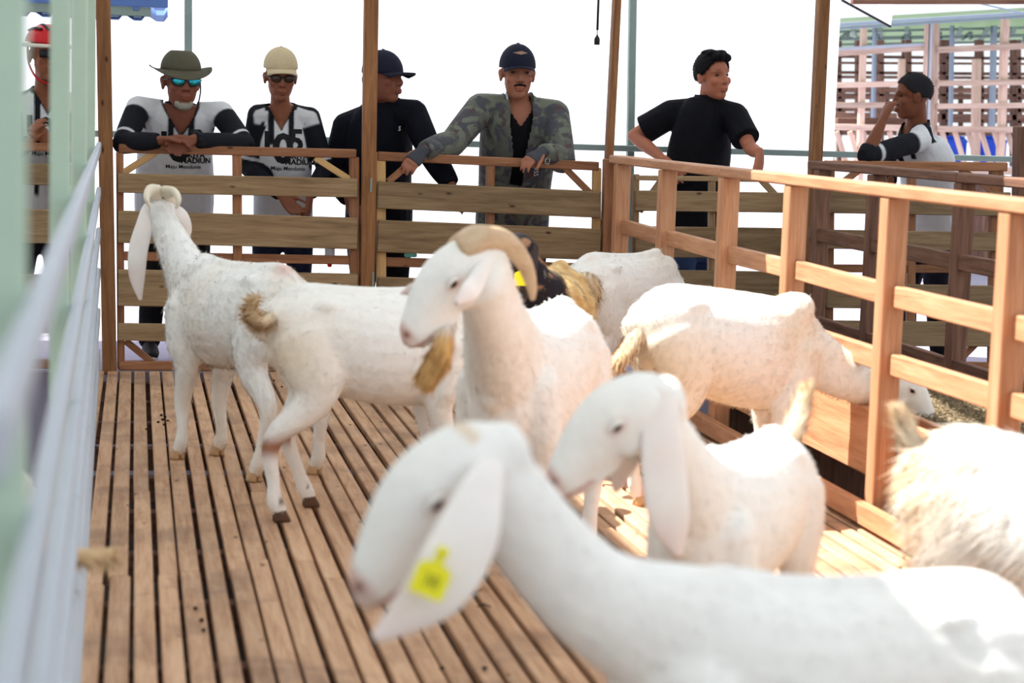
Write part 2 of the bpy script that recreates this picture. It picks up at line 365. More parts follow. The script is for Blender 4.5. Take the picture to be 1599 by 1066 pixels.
# droppings and a fallen leaf on the slats
def pebble(name, p, r, mat, label, cat, group):
    bm = bmesh.new(); bmesh.ops.create_icosphere(bm, subdivisions=1, radius=r)
    for q in bm.verts: q.co *= rnd.uniform(0.8, 1.15); q.co.z *= 0.8
    me = bpy.data.meshes.new(name); bm.to_mesh(me); bm.free(); o = mesh_obj(name, me, mat, None, p); tag(o, label, cat, group)
M['dung'] = plain('dark_droppings', lin(46, 32, 24), 0.9)
for (px, py) in ((258, 651), (254, 655), (262, 657), (247, 659), (252, 648), (256, 663), (229, 670), (153, 683), (148, 698), (390, 678), (315, 968), (318, 984), (305, 950), (690, 1043), (757, 1044), (444, 641), (428, 594), (440, 604)):
    p = atz(px, py, 0.006); p.z = 0.007
    pebble('dropping', p, rnd.uniform(0.006, 0.009), M['dung'], 'small dark goat dropping lying on the floor slats', 'dropping', 'droppings on the floor slats')
p = atz(756, 948, 0.0); o = mesh_obj('dry_leaf', py_mesh('dry_leaf', [(-.02, 0, .004), (0, -.008, .010), (.02, 0, .002), (0, .009, .010), (-.02, 0, .002), (0, -.008, .007), (.02, 0, .0), (0, .009, .007)], [(0, 1, 3), (1, 2, 3), (4, 7, 5), (5, 7, 6), (0, 4, 5, 1), (1, 5, 6, 2), (2, 6, 7, 3), (3, 7, 4, 0)]), M['dung'], None, p)
tag(o, 'curled dark scrap of dry leaf on the floor slats below the tagged ear', 'leaf')
# ---- blue corrugated awning at top left
def corrugated(name, x0, x1, y0, y1, z0, z1, pitch, amp, mat, parent, loc):
    n = int((x1-x0)/pitch*6); v = []; f = []
    for i_ in range(n+1):
        xx = x0+(x1-x0)*i_/n; ph = (i_ % 6)/6
        zz = amp*(1 if ph in (0, 1/6) else 0.5 if ph < 0.5 else 0)
        for (yy, zb) in ((y0, z0), (y1, z1)): v += [(xx, yy, zb+zz), (xx, yy, zb+zz-0.004)]
    for i_ in range(n):
        a = 4*i_; b = a+4; f += [(a, b, b+2, a+2), (a+1, a+3, b+3, b+1), (a, a+1, b+1, b), (a+2, b+2, b+3, a+3)]
    f += [(0, 2, 3, 1), (4*n, 4*n+1, 4*n+3, 4*n+2)]
    return mesh_obj(name, py_mesh(name, v, f), mat, parent, loc)
P = at(262, 33, 10.7); e = empty('roof_awning', (P.x, 10.7, P.z)); tag(e, 'blue corrugated roof edge above the man in the red helmet', 'roof')
corrugated('sheet', -3.6, 0.0, 0.0, 0.42, 0.0, 0.16, 0.12, 0.025, M['blueroof'], e, (0, 0, 0))
beam('purlin', (-3.6, 0.02, 0.045), (-0.09, 0.02, 0.045), 0.05, 0.05, M['steel'], e)
beam('fascia', (-3.6, -0.012, 0.10), (0.0, -0.012, 0.10), 0.012, 0.06, M['blueroof'], e)
for dx in (-0.17, -0.55, -1.1): beam('bracket', (dx, 0.0, 0.05), (dx, 0.0, 0.16), 0.03, 0.03, M['blueroof'], e, up=(0, 1, 0))
# ---- hanging lamp socket
P = at(932, 70, 10.3); e = empty('lamp_socket', P); tag(e, 'black lamp socket hanging on a cable beside the thin post', 'lamp')
def lathe(name, prof, mat, parent, loc=(0, 0, 0), n=16, rot=None):
    v = []; f = []
    for (r, z) in prof:
        for k in range(n): v.append((r*math.cos(2*math.pi*k/n), r*math.sin(2*math.pi*k/n), z))
    for j in range(len(prof)-1):
        for k in range(n): a = j*n+k; b = j*n+(k+1) % n; f.append((a, b, b+n, a+n))
    f.append(tuple(range(n-1, -1, -1))); f.append(tuple(range((len(prof)-1)*n, len(prof)*n)))
    o = mesh_obj(name, py_mesh(name, v, f, True), mat, parent, loc); 
    if rot is not None: o.rotation_mode = 'QUATERNION'; o.rotation_quaternion = rot
    return o
lathe('socket', [(0.014, 0), (0.016, 0.003), (0.016, 0.030), (0.012, 0.040), (0.006, 0.048), (0.004, 0.055)], M['black'], e)
lathe('cable', [(0.003, 0.054), (0.003, 0.08)], M['steel'], e, n=8)
lathe('cord_sleeve', [(0.006, 0.079), (0.007, 0.082), (0.005, 1.2)], M['black'], e, n=10)
# ---- the goat barn far behind on the right
BY = 16.5
bo = Vector((at(1450, 240, BY).x, BY, 0)); e = empty('goat_barn', bo)
tag(e, 'far wooden goat barn of pale lattice pens under a greenish roof', 'barn')
def bb(name, p, q, wpx, mat, Y=BY, dep=0.05):
    A, B = at(*p, Y), at(*q, Y); return beam(name, A-bo, B-bo, dep, wpx*Y*1.02/3000, M[mat], e, up=(0, 0, 1) if abs(A.x-B.x) > abs(A.z-B.z) else (1, 0, 0), ch=0.004)
def bv(name, px, y0, y1, wpx, mat, Y=BY, dep=0.06, px2=None):
    A, B = at(px, y0, Y), at(px if px2 is None else px2, y1, Y); return beam(name, A-bo, B-bo, wpx*Y*1.02/3000, dep, M[mat], e, up=(0, 1, 0), ch=0.004)
# deeper layers first
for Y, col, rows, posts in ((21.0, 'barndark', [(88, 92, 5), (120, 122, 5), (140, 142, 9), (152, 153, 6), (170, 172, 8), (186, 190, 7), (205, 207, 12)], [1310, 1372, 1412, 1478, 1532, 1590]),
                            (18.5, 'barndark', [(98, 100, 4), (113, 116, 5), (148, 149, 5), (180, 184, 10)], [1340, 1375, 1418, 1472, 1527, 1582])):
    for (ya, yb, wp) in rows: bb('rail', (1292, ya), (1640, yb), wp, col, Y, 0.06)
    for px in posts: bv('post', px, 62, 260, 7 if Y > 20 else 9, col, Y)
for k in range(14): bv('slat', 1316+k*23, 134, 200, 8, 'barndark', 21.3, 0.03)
# middle posts
for px, wp in ((1408, 10), (1525, 13)): bv('post', px, 92, 245, wp, 'barnwood', 17.3, px2=px-2)
for px, wp in ((1366, 5), (1487, 5), (1552, 8)): bv('steel_post', px, 40, 200, wp, 'bluesteel', 17.8, px2=px-3)
# front row
for (px, y0, w_, p2) in ((1349, 38, 9, 1341), (1462, 30, 9, 1455), (1570, 22, 12, 1560)): bv('post', px, y0, 300, w_, 'barnwood', px2=p2)
for px, m in ((1447, 'barnwood'), (1453, 'whiterail')): bv('corner_strip', px, 32, 240, 4, m, 16.4, px2=px-6)
for (xa, ya, xb, yb, w_) in ((1296, 84, 1445, 74, 10), (1463, 78, 1640, 70, 10), (1296, 133, 1445, 130, 9), (1463, 130, 1640, 128, 9), (1296, 164, 1445, 164, 9), (1463, 166, 1640, 164, 9), (1296, 198, 1445, 200, 10), (1463, 201, 1640, 203, 10), (1290, 262, 1640, 268, 12)):
    bb('rail', (xa, ya), (xb, yb), w_, 'barnwood', BY-0.05, 0.04)
bb('rail_cap', (1296, 77), (1445, 69), 5, 'whiterail', BY-0.06, 0.05)
x = 1286
while x < 1625:
    bb_ = (x, 205), (x+17, 262)
    A, B = at(*bb_[0], BY), at(*bb_[1], BY); beam('slant_slat', A-bo, B-bo, 8*BY*1.02/3000, 0.025, M['barnwood'], e, up=(0, 1, 0)); x += 20.5
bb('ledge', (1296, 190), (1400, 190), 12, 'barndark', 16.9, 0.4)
# roof, trusses and eaves
A, B = at(1250, 43, BY-0.4), at(1660, 19, BY-0.4)
def quad_slab(name, pts, th, mat):
    v = [tuple(p-bo) for p in pts]+[tuple(p-bo+Vector((0, 0, th))) for p in pts]
    return mesh_obj(name, py_mesh(name, v, [(0, 1, 2, 3), (7, 6, 5, 4), (0, 4, 5, 1), (1, 5, 6, 2), (2, 6, 7, 3), (3, 7, 4, 0)]), M[mat], e)
far1, far0 = at(1660, 62, 24.5), at(1250, 78, 24.5)
quad_slab('roof_sheet', [A+Vector((0, 0, .05)), B+Vector((0, 0, .05)), far1, far0], 0.01, 'greensheet')
bb('eaves_beam', (1290, 40), (1660, 17), 6, 'bluesteel', BY-0.4, 0.06)
bb('eaves_beam', (1290, 46), (1660, 22), 4, 'bluesteel', BY-0.2, 0.06)
for (Y, y0, y1) in ((18.0, 50, 42), (18.0, 62, 55), (20.0, 60, 54), (22, 70, 64)): bb('truss_chord', (1290, y0), (1650, y1), 4, 'steel', Y, 0.05)
x = 1310
while x < 1630:
    bb('truss_web', (x, 62), (x+14, 50), 4, 'steel', 18.0); bb('truss_web', (x+14, 50), (x+14, 62), 4, 'steel', 18.0) ; x += 48
for k in range(9):
    A, B = at(1290+k*42, 46, 17.2), at(1300+k*38, 66, 23.5); beam('purlin', A-bo, B-bo, 0.04, 0.05, M['steel'], e)
# blue barrels behind the slanted slats
for k, px in enumerate((1484, 1546, 1606)):
    P = at(px, 236, 18.0); q = empty('barrel', P); tag(q, ['blue plastic barrel behind the slats nearest the seated man', 'blue plastic barrel behind the slats, middle of three', 'blue plastic barrel behind the slats at the right edge'][k], 'barrel', 'blue barrels in the far barn')
    lathe('body', [(0.10, -0.30), (0.15, -0.28), (0.155, -0.1), (0.165, -0.08), (0.155, -0.06), (0.155, 0.08), (0.165, 0.10), (0.15, 0.12), (0.13, 0.135)], M['bluetarp'], q)
    lathe('lid', [(0.135, 0.135), (0.135, 0.15), (0.05, 0.155)], M['bluetarp'], q)
    beam('stand', (0, 0, -P.z-0.02), (0, 0, -0.3), 0.2, 0.2, M['barndark'], q, up=(0, 1, 0))
# white gable sheet with a dark edge, top right
Y = 12.5
pts = [at(1300, -40, Y), at(1314, 0, Y), at(1391, 42, Y), at(1402, -40, Y)]
o = empty('gable_sheet', at(1390, 42, Y)); g0 = o.location.copy(); tag(o, 'white hanging gable sheet with a dark edge at the top right', 'roof sheet')
v = [tuple(p-g0) for p in pts]+[tuple(p-g0+Vector((0, 0.01, 0))) for p in pts]
mesh_obj('sheet', py_mesh('sheet', v, [(0, 1, 2, 3), (7, 6, 5, 4), (0, 4, 5, 1), (1, 5, 6, 2), (2, 6, 7, 3), (3, 7, 4, 0)]), M['wallsheet'], o)
beam('edge_trim', pts[1]-g0, pts[2]-g0, 0.02, 0.014, M['black'], o)
A, B = at(1330, 3, 12.4), at(1640, 3, 12.4)
o = beam('dark_beam', A, B, 0.05, 0.03, M['darkfence']); tag(o, 'thin dark beam along the top right edge', 'beam')
A, B = at(1505, 0, 13.5), at(1640, 30, 13.5)
o = beam('sagging_cable', A, B, 0.012, 0.012, M['bluesteel']); tag(o, 'thin blue-grey cable slanting down at the top right', 'cable')

# small things caught in the gates
P = at(515, 398, YG+0.045); e = empty('feeding_bottle', P); tag(e, 'upturned clear bottle with a red teat hung inside the first gate', 'bottle')
M['clear'] = plain('clear_plastic', lin(196, 206, 220), 0.15); M['redteat'] = plain('red_rubber', lin(206, 30, 30), 0.5)
lathe('bottle', [(0.008, -0.030), (0.010, -0.026), (0.022, -0.012), (0.026, 0.0), (0.026, 0.09), (0.020, 0.10)], M['clear'], e)
lathe('teat', [(0.006, -0.062), (0.011, -0.058), (0.013, -0.044), (0.013, -0.032), (0.010, -0.029)], M['redteat'], e)
P = at(641, 402, YG+0.012); e = empty('pouch', P); tag(e, 'small turquoise pouch lying on a slat of the second gate', 'pouch')
M['teal'] = plain('turquoise_fabric', lin(110, 196, 188), 0.6)
beam('bag', (-0.033, 0, 0.012), (0.033, 0, 0.013), 0.018, 0.022, M['teal'], e, ch=0.006); beam('flap', (-0.030, -0.010, 0.016), (0.030, -0.010, 0.017), 0.004, 0.010, M['teal'], e, ch=0.001)
# ------------------------------------------------------------------ organic modelling
def vv(p): return np.array(p, float)
def catmull(P, k):
    P = np.asarray(P, float); n = len(P); out = []
    for i_ in range(n-1):
        p0 = P[max(i_-1, 0)]; p1 = P[i_]; p2 = P[i_+1]; p3 = P[min(i_+2, n-1)]
        for j in range(k):
            t = j/k; out.append(0.5*((2*p1)+(-p0+p2)*t+(2*p0-5*p1+4*p2-p3)*t*t+(-p0+3*p1-3*p2+p3)*t**3))
    out.append(P[-1]); return np.array(out)
class Blob:
    def __init__(s): s.v = []; s.f = []
    def rings(s, R):
        """R: list of (n,3) rings, closed with poles"""
        b = len(s.v); n = len(R[0]); m = len(R)
        for q in R: s.v += [tuple(p) for p in q]
        for j in range(m-1):
            for k in range(n):
                a = b+j*n+k; c = b+j*n+(k+1) % n; s.f.append((a, c, c+n, a+n))
        s.v.append(tuple(np.mean(R[0], 0))); p0 = len(s.v)-1
        s.v.append(tuple(np.mean(R[-1], 0))); p1 = len(s.v)-1
        for k in range(n):
            s.f.append((b+(k+1) % n, b+k, p0)); s.f.append((b+(m-1)*n+k, b+(m-1)*n+(k+1) % n, p1))
    def tube(s, P, R, up=(0, 0, 1), n=14, k=4, round_=True):
        P = [vv(p) for p in P]; R = [(r, r) if np.isscalar(r) else tuple(r) for r in R]
        A = catmull(np.hstack([np.array(P), np.array(R)]), k); C = A[:, :3]; rr = np.maximum(A[:, 3:], 0.001)
        T = np.gradient(C, axis=0); T /= np.linalg.norm(T, axis=1)[:, None]+1e-12
        up = vv(up); out = []; th = np.linspace(0, 2*np.pi, n, endpoint=False)
        def ring(c, t, r):
            u_ = up-t*(up@t)
            if np.linalg.norm(u_) < 1e-3: u_ = np.array([1., 0, 0])-t*t[0]
            u_ /= np.linalg.norm(u_); w_ = np.cross(u_, t)
            return c+np.outer(np.cos(th)*r[0], w_)+np.outer(np.sin(th)*r[1], u_)
        if round_:
            for a in (0.30, 0.70, 0.92): 
                h = 1-a; q = math.sqrt(1-h*h) if a < 1 else 1
                out.append(ring(C[0]-T[0]*min(rr[0])*math.sqrt(max(0, 1-q*q)), T[0], rr[0]*q))
        out += [ring(c, t, r) for c, t, r in zip(C, T, rr)]
        if round_:
            for a in (0.92, 0.70, 0.30):
                h = 1-a; q = math.sqrt(1-h*h)
                out.append(ring(C[-1]+T[-1]*min(rr[-1])*math.sqrt(max(0, 1-q*q)), T[-1], rr[-1]*q))
        s.rings(out); return s
    def ell(s, c, r, M3=None, n=14, m=9):
        c = vv(c); R = []
        for j in range(1, m):
            p = math.pi*j/m; q = []
            for k in range(n):
                t = 2*math.pi*k/n; q.append([r[0]*math.sin(p)*math.cos(t), r[1]*math.sin(p)*math.sin(t), r[2]*math.cos(p)])
            q = np.array(q)[::-1]
            if M3 is not None: q = q@np.asarray(M3).T
            R.append(q+c)
        b = len(s.v); s.rings(R)
        z = np.array([0, 0, r[2]]);
        if M3 is not None: z = np.asarray(M3)@z
        s.v[-2] = tuple(c+z); s.v[-1] = tuple(c-z); return s
    def mesh(s, name): return py_mesh(name, s.v, s.f, True)
def fuse(name, blob, voxel, smooth=3, fac=0.5):
    me = py_mesh('tmp', blob.v, blob.f); bm = bmesh.new(); bm.from_mesh(me); bmesh.ops.recalc_face_normals(bm, faces=bm.faces); bm.to_mesh(me); bm.free()
    o = bpy.data.objects.new('tmp', me); COL.objects.link(o)
    r = o.modifiers.new('r', 'REMESH'); r.mode = 'VOXEL'; r.voxel_size = voxel; r.use_smooth_shade = True
    if smooth: q = o.modifiers.new('s', 'SMOOTH'); q.factor = fac; q.iterations = smooth
    dg = bpy.context.evaluated_depsgraph_get(); dg.update()
    out = bpy.data.meshes.new_from_object(o.evaluated_get(dg)); out.name = name
    bpy.data.objects.remove(o); bpy.data.meshes.remove(me)
    out.polygons.foreach_set('use_smooth', np.ones(len(out.polygons), bool)); return out
def coords(me): a = np.empty(len(me.vertices)*3); me.vertices.foreach_get('co', a); return a.reshape(-1, 3)
def normals(me): a = np.empty(len(me.vertices)*3); me.vertices.foreach_get('normal', a); return a.reshape(-1, 3)
def paint(me, col):
    at_ = me.color_attributes.new('Col', 'FLOAT_COLOR', 'POINT'); c = np.ones((len(me.vertices), 4)); c[:, :3] = col
    at_.data.foreach_set('color', c.ravel())
def attr_mat(name, rough=0.6, nscale=40, var=0.12, sss=0.0, bump=0.15, bdist=0.004, sheen=0.0, stretch=(1, 1, 1), spec=0.12):
    q = NT(name); a = q.n('ShaderNodeVertexColor', layer_name='Col')
    n = q.noise(q.objvec(stretch, False), nscale, 5)
    m = q.n('ShaderNodeMapRange'); m.inputs[3].default_value = 1-var; m.inputs[4].default_value = 1+var; q.l(n, m.inputs[0])
    q.l(q.mix(1.0, a.outputs[0], m.outputs[0], 'MULTIPLY'), q.b.inputs['Base Color']); q.b.inputs['Roughness'].default_value = rough; q.b.inputs['Specular IOR Level'].default_value = spec
    if sss: q.b.inputs['Subsurface Weight'].default_value = sss; q.b.inputs['Subsurface Radius'].default_value = (0.02, 0.01, 0.006)
    if sheen: q.b.inputs['Sheen Weight'].default_value = sheen
    if bump: q.bump(n, bump, bdist)
    return q.m
M['coat'] = attr_mat('goat_coat', 0.75, 26, 0.07, 0.0, 0.35, 0.012, stretch=(1, 1, 1.0))
M['fuzz'] = attr_mat('goat_hair', 0.7, 30, 0.05, 0, 0)
M['earskin'] = attr_mat('goat_ear', 0.6, 30, 0.06, 0.25, 0.1)
M['horn'] = wood('horn', lin(176, 138, 104), lin(206, 176, 142), lin(222, 198, 168), 0.45, 0.05, 0.5, knots=False)
M['hornwhite'] = plain('white_horn', lin(226, 216, 196), 0.6)
M['hoof_pale'] = plain('pale_hoof', lin(196, 160, 120), 0.5); M['hoof_dark'] = plain('dark_hoof', lin(92, 66, 50), 0.5)
M['eye'] = plain('goat_eye', lin(52, 36, 34), 0.12); M['tagyellow'] = plain('yellow_tag_plastic', lin(238, 230, 36), 0.4, 0, 4, 0.04)
M['tagprint'] = plain('tag_print', lin(90, 100, 30), 0.6)
def sstep(x, a, b): t = np.clip((x-a)/(b-a), 0, 1); return t*t*(3-2*t)
def mixc(c, col, w_): return c*(1-w_[:, None])+np.array(col)*w_[:, None]
def unit(a): a = vv(a); return a/np.linalg.norm(a)
def vnoise(p, sc, seed=0):
    r = np.random.default_rng(seed); out = np.zeros(len(p))
    for k in range(6):
        d = r.normal(size=3); d /= np.linalg.norm(d); out += np.sin(p@d*sc*(0.7+0.25*k)+r.uniform(0, 6.28))
    return out/6

WHITE = np.array([0.87, 0.86, 0.83]); CREAM = np.array(lin(226, 200, 158)); TAN = np.array(lin(206, 162, 104)); BROWN = np.array(lin(128, 78, 46)); PINK = np.array(lin(222, 166, 150))
def hair_obj(name, me, parent, count, length, flow, mat, seed, mask=None, up=0.35, width=0.0022):
    """short hair tufts over a body: joined, uncountable"""
    r = np.random.default_rng(seed); co = coords(me); no = normals(me)
    ca = np.empty(len(me.vertices)*4); me.color_attributes['Col'].data.foreach_get('color', ca); ca = ca.reshape(-1, 4)[:, :3]
    wt = np.ones(len(co)) if mask is None else np.clip(mask(co), 0, None); wt = wt/wt.sum()
    ix = r.choice(len(co), count, p=wt); p = co[ix]+r.normal(0, 0.002, (count, 3)); nn = no[ix]
    fl_ = flow(p); d = fl_-nn*(fl_*nn).sum(1)[:, None]; d /= np.linalg.norm(d, axis=1)[:, None]+1e-9
    d = d+nn*up+r.normal(0, 0.18, (count, 3)); d /= np.linalg.norm(d, axis=1)[:, None]
    L = length*r.uniform(0.5, 1.3, count)
    if mask is not None: L *= 1.0
    side = np.cross(d, nn); side /= np.linalg.norm(side, axis=1)[:, None]+1e-9
    a = p-nn*0.003-side*width; b = p-nn*0.003+side*width; c = p+d*L[:, None]
    c[:, 2] -= L*0.25
    V = np.stack([a, b, c], 1).reshape(-1, 3); F = np.arange(count*3).reshape(-1, 3)
    m2 = bpy.data.meshes.new(name); m2.vertices.add(len(V)); m2.vertices.foreach_set('co', V.ravel()); m2.loops.add(len(V)); m2.loops.foreach_set('vertex_index', F.ravel())
    m2.polygons.add(count); m2.polygons.foreach_set('loop_start', np.arange(0, count*3, 3)); m2.update(); m2.validate()
    cc = np.repeat(ca[ix]*r.uniform(0.9, 1.08, (count, 1)), 3, axis=0); paint(m2, np.clip(cc, 0, 0.92))
    # normals of the skin below keep the tufts from looking like dark blades
    nv = np.repeat(nn, 3, axis=0); m2.polygons.foreach_set('use_smooth', np.ones(count, bool)); m2.normals_split_custom_set_from_vertices([tuple(q) for q in nv])
    o = mesh_obj(name, m2, mat, parent); tag(o, kind='stuff'); return o

def goat(label, loc, heading, s=1.0, poll=None, muz=None, feet=None, ears=None, colour=None, hoof='hoof_pale', beard=None, horns=None, tail=None,
         tagear=None, hair=5000, hairlen=0.02, fat=1.0, udder=False, hr=1.0, seed=1, headroll=0.0, voxel=0.0095, neckw=1.0, wither=1.0, headL=None, coatcol=None, necksag=0.0, cream=1.0, nb=(.30, .69), neckmid=None, drop=0.0):
    """feet: dict fl,fr,hl,hr of (dx,dy) offsets (metres, local); poll, muz in world space"""
    name = 'goat'; e = empty(name, (loc[0], loc[1], 0), heading); tag(e, label, 'goat', 'goats in the pen')
    Mi = (Matrix.Translation((loc[0], loc[1], 0)) @ Matrix.Rotation(heading, 4, 'Z')).inverted()
    toL = lambda p: vv(Mi @ Vector(p)); B = Blob(); feet = feet or {}
    # trunk
    secs = [(-.405, .665, .045, .05), (-.375, .668, .095, .105), (-.31, .652, .128, .150), (-.22, .630, .140, .172), (-.10, .606, .158, .190), (.03, .590, .164, .202),
            (.13, .590, .152, .206), (.22, .600, .130, .205*wither), (.29, .610, .110, .182), (.345, .620, .085, .135), (.385, .625, .050, .075)]
    dz = lambda x_: -drop*max(0.0, x_+.12)
    P = [(x_*s, 0, (z_+dz(x_))*s) for x_, z_, a, b in secs]; R = [(a*s*fat, b*s) for x_, z_, a, b in secs]
    B.tube(P, R, up=(0, 0, 1), n=22, k=3)
    B.tube([(-.34*s, 0, .765*s), (-.26*s, 0, .790*s), (-.1*s, 0, (.785+dz(-.1))*s), (.08*s, 0, (.782+dz(.08))*s), (.22*s, 0, (.795*wither+dz(.22))*s)], [.03*s, .035*s, .03*s, .03*s, .035*s], n=10)   # spine ridge
    for sd in (-1, 1): B.ell((-.20*s, sd*.088*s*fat, .745*s), (.05*s, .03*s, .03*s))           # hip bones
    # neck
    pl, mz = toL(poll), toL(muz); L = np.linalg.norm(mz-pl); hd = (mz-pl)/L
    if headL: L = headL
    upv = np.array([0, 0, 1.0]); hu = upv-hd*(upv@hd)
    if np.linalg.norm(hu) < 0.15: hu = np.array([1., 0, 0])-hd*hd[0]
    hu /= np.linalg.norm(hu); hs = np.cross(hd, hu)
    cr, sr = math.cos(headroll), math.sin(headroll); hu, hs = hu*cr+hs*sr, hs*cr-hu*sr
    H3 = np.stack([hd, hs, hu], 1)          # columns: forward, side, up
    hp = lambda a, b, c: pl+H3@np.array([a*L, b*L, c*L])
    nb0 = vv((.20*s, 0, .66*s)); nb1 = vv((nb[0]*s, 0, nb[1]*s)); ne = hp(.10, 0, -.18)
    mid = (nb1*0.5+ne*0.5)+np.array([0, 0, necksag]) if neckmid is None else toL(neckmid); nup = unit(ne-nb1); nd = unit(np.cross(np.cross(nup, upv), nup)+1e-6)
    B.tube([nb0, nb1, mid, ne], [(.105*s, .165*s), (.09*s*neckw, .135*s*neckw), (.068*s*neckw, .092*s*neckw), (.054*s*hr*neckw, .072*s*hr*neckw)], up=nd, n=18, k=4)
    # head
    hsec = [(-.05, -.12, .17, .20), (.08, -.07, .225, .27), (.22, -.03, .235, .29), (.36, -.005, .22, .285), (.50, -.01, .185, .262), (.64, -.035, .155, .225), (.78, -.075, .135, .185), (.89, -.11, .122, .155), (.965, -.135, .10, .118), (1.0, -.15, .06, .07)]
    B.tube([hp(a, 0, c) for a, c, w_, h_ in hsec], [(w_*L, h_*L) for a, c, w_, h_ in hsec], up=hu, n=20, k=3)
    for sd in (-1, 1):
        B.ell(hp(.37, sd*.175, .080), (.075*L, .05*L, .045*L), H3)      # brow
        B.ell(hp(.945, sd*.06, -.07), (.05*L, .045*L, .05*L), H3)         # nostril pads
        B.ell(hp(.34, sd*.13, -.17), (.15*L, .08*L, .11*L), H3)         # cheek
    B.tube([hp(.55, 0, -.25), hp(.80, 0, -.245), hp(.93, 0, -.23)], [(.10*L, .06*L), (.095*L, .05*L), (.075*L, .045*L)], up=hu, n=10)   # lower jaw
    # legs
    hoofs = []
    for key, sx, sd in (('fl', 1, 1), ('fr', 1, -1), ('hl', -1, 1), ('hr', -1, -1)):
        dx, dy = feet.get(key, (0, 0))
        if sx > 0:
            fx, fy = .235*s+dx, sd*.085*s+dy; k = 0.5
            pts = [(.245*s, sd*.070*s, (.60+dz(.24))*s), (.225*s, sd*.095*s, (.47+dz(.2)*.6)*s), (.205*s+dx*.2, sd*.088*s+dy*.25, .385*s), (.232*s+dx*.55, sd*.083*s+dy*.6, .235*s), (.222*s+dx*.85, sd*.084*s+dy*.85, .13*s), (fx-.01*s, fy, .075*s), (fx+.008*s, fy, .04*s)]
            rad = [.085*s, .066*s, .049*s, .034*s, .0225*s, .028*s, .026*s]
        else:
            fx, fy = -.315*s+dx, sd*.09*s+dy
            pts = [(-.27*s, sd*.075*s, .64*s), (-.235*s, sd*.10*s, .52*s), (-.245*s+dx*.15, sd*.10*s+dy*.2, .41*s), (-.355*s+dx*.6, sd*.092*s+dy*.55, .285*s), (-.335*s+dx*.85, sd*.09*s+dy*.85, .14*s), (fx-.008*s, fy, .075*s), (fx+.01*s, fy, .04*s)]
            rad = [(.075*s, .125*s), (.066*s, .11*s), (.05*s, .068*s), .036*s, .0245*s, .029*s, .027*s]
        B.tube(pts, rad, up=(1, 0, 0), n=14, k=4); hoofs.append((fx, fy))
    if udder:
        B.ell((-.23*s, 0, .40*s), (.085*s, .08*s, .09*s))
        for sd in (-1, 1): B.tube([(-.21*s, sd*.04*s, .34*s), (-.2*s, sd*.045*s, .28*s)], [.02*s, .009*s])
    # tail
    tl = None
    if tail:
        tp = [toL(p) for p in tail]; base = vv((-.375*s, 0, .735*s))
        T = Blob(); k = len(tp)
        T.tube([base+np.array([.03*s, 0, -.01*s])]+tp, [(.028*s, .022*s)]+[(.034*s*(1-.45*i_/k), .022*s*(1-.4*i_/k)) for i_ in range(k)], n=12); tl = T
    me = fuse('body', B, voxel, 4); co = coords(me); no = normals(me)
    # coat colours
    hl_ = (co-pl)@H3/L; onhead = (hl_[:, 0] > -.1) & (np.linalg.norm(co-hp(.5, 0, -.05), axis=1) < .75*L)
    c = np.tile(WHITE, (len(co), 1))
    n1 = vnoise(co, 9/s, seed); n2 = vnoise(co, 25/s, seed+9)
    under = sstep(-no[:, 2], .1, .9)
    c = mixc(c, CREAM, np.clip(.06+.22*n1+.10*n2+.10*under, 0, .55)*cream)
    if coatcol: c = coatcol(co, c, hl_, onhead, s)
    muzz = onhead*sstep(hl_[:, 0], .90, .97)*sstep(hl_[:, 2], -.25, -.02)*1.0
    c = mixc(c, PINK*0.85, muzz*.75)
    nost = onhead*np.exp(-(((hl_[:, 0]-.975)/.03)**2+((np.abs(hl_[:, 1])-.065)/.03)**2+((hl_[:, 2]+.06)/.03)**2)); c = mixc(c, lin(120, 66, 56), np.clip(nost*1.2, 0, 1))
    mouth = onhead*np.exp(-((hl_[:, 2]+.205+.10*(1-hl_[:, 0]))/.016)**2)*sstep(hl_[:, 0], .70, .78)*(no@hu < .6); c = mixc(c, lin(176, 106, 96), np.clip(mouth, 0, .85))
    eye = onhead*np.exp(-(((hl_[:, 0]-.40)/.06)**2+((hl_[:, 2]-.02)/.04)**2))*(np.abs(hl_[:, 1]) > .1); c = mixc(c, lin(196, 140, 128), np.clip(eye*1.1, 0, .8))
    if udder: c = mixc(c, PINK, np.clip(sstep(-co[:, 2], -.42*s, -.33*s)*((np.abs(co[:, 0]+.22*s) < .09*s) & (np.abs(co[:, 1]) < .075*s)), 0, .8))
    if colour: c = colour(co, c, hl_, onhead, s)
    paint(me, np.clip(c, 0, 1)); mesh_obj('body', me, M['coat'], e)
    if tl is not None:
        tm = fuse('tail', tl, .008, 3); tc = np.tile(CREAM*.6+WHITE*.4, (len(tm.vertices), 1))
        if coatcol: tc[:] = TAN
        d_ = sstep(np.linalg.norm(coords(tm)-base, axis=1), .03, .22*s); tc = mixc(tc, CREAM*.45+TAN*.55, d_*.8); paint(tm, tc); to = mesh_obj('tail', tm, M['coat'], e)
        tdir = unit(tp[-1]-base)
        hair_obj('tail_hair', tm, to, 1100, .05*s, lambda p: np.tile(tdir, (len(p), 1)), M['fuzz'], seed+3, up=.3)
    if hair:
        def flow(p): return np.stack([-.8+0*p[:, 0], 0*p[:, 0], -.55+0*p[:, 0]], 1)
        def msk(p): h_ = (p-pl)@H3/L; return np.where((h_[:, 0] > .0) & (np.linalg.norm(p-hp(.5, 0, 0), axis=1) < .8*L), .05, 1.0)*np.where(p[:, 2] < .3*s, .25, 1)
        hair_obj('coat_hair', me, e, hair, hairlen, flow, M['fuzz'], seed, msk, up=.28)
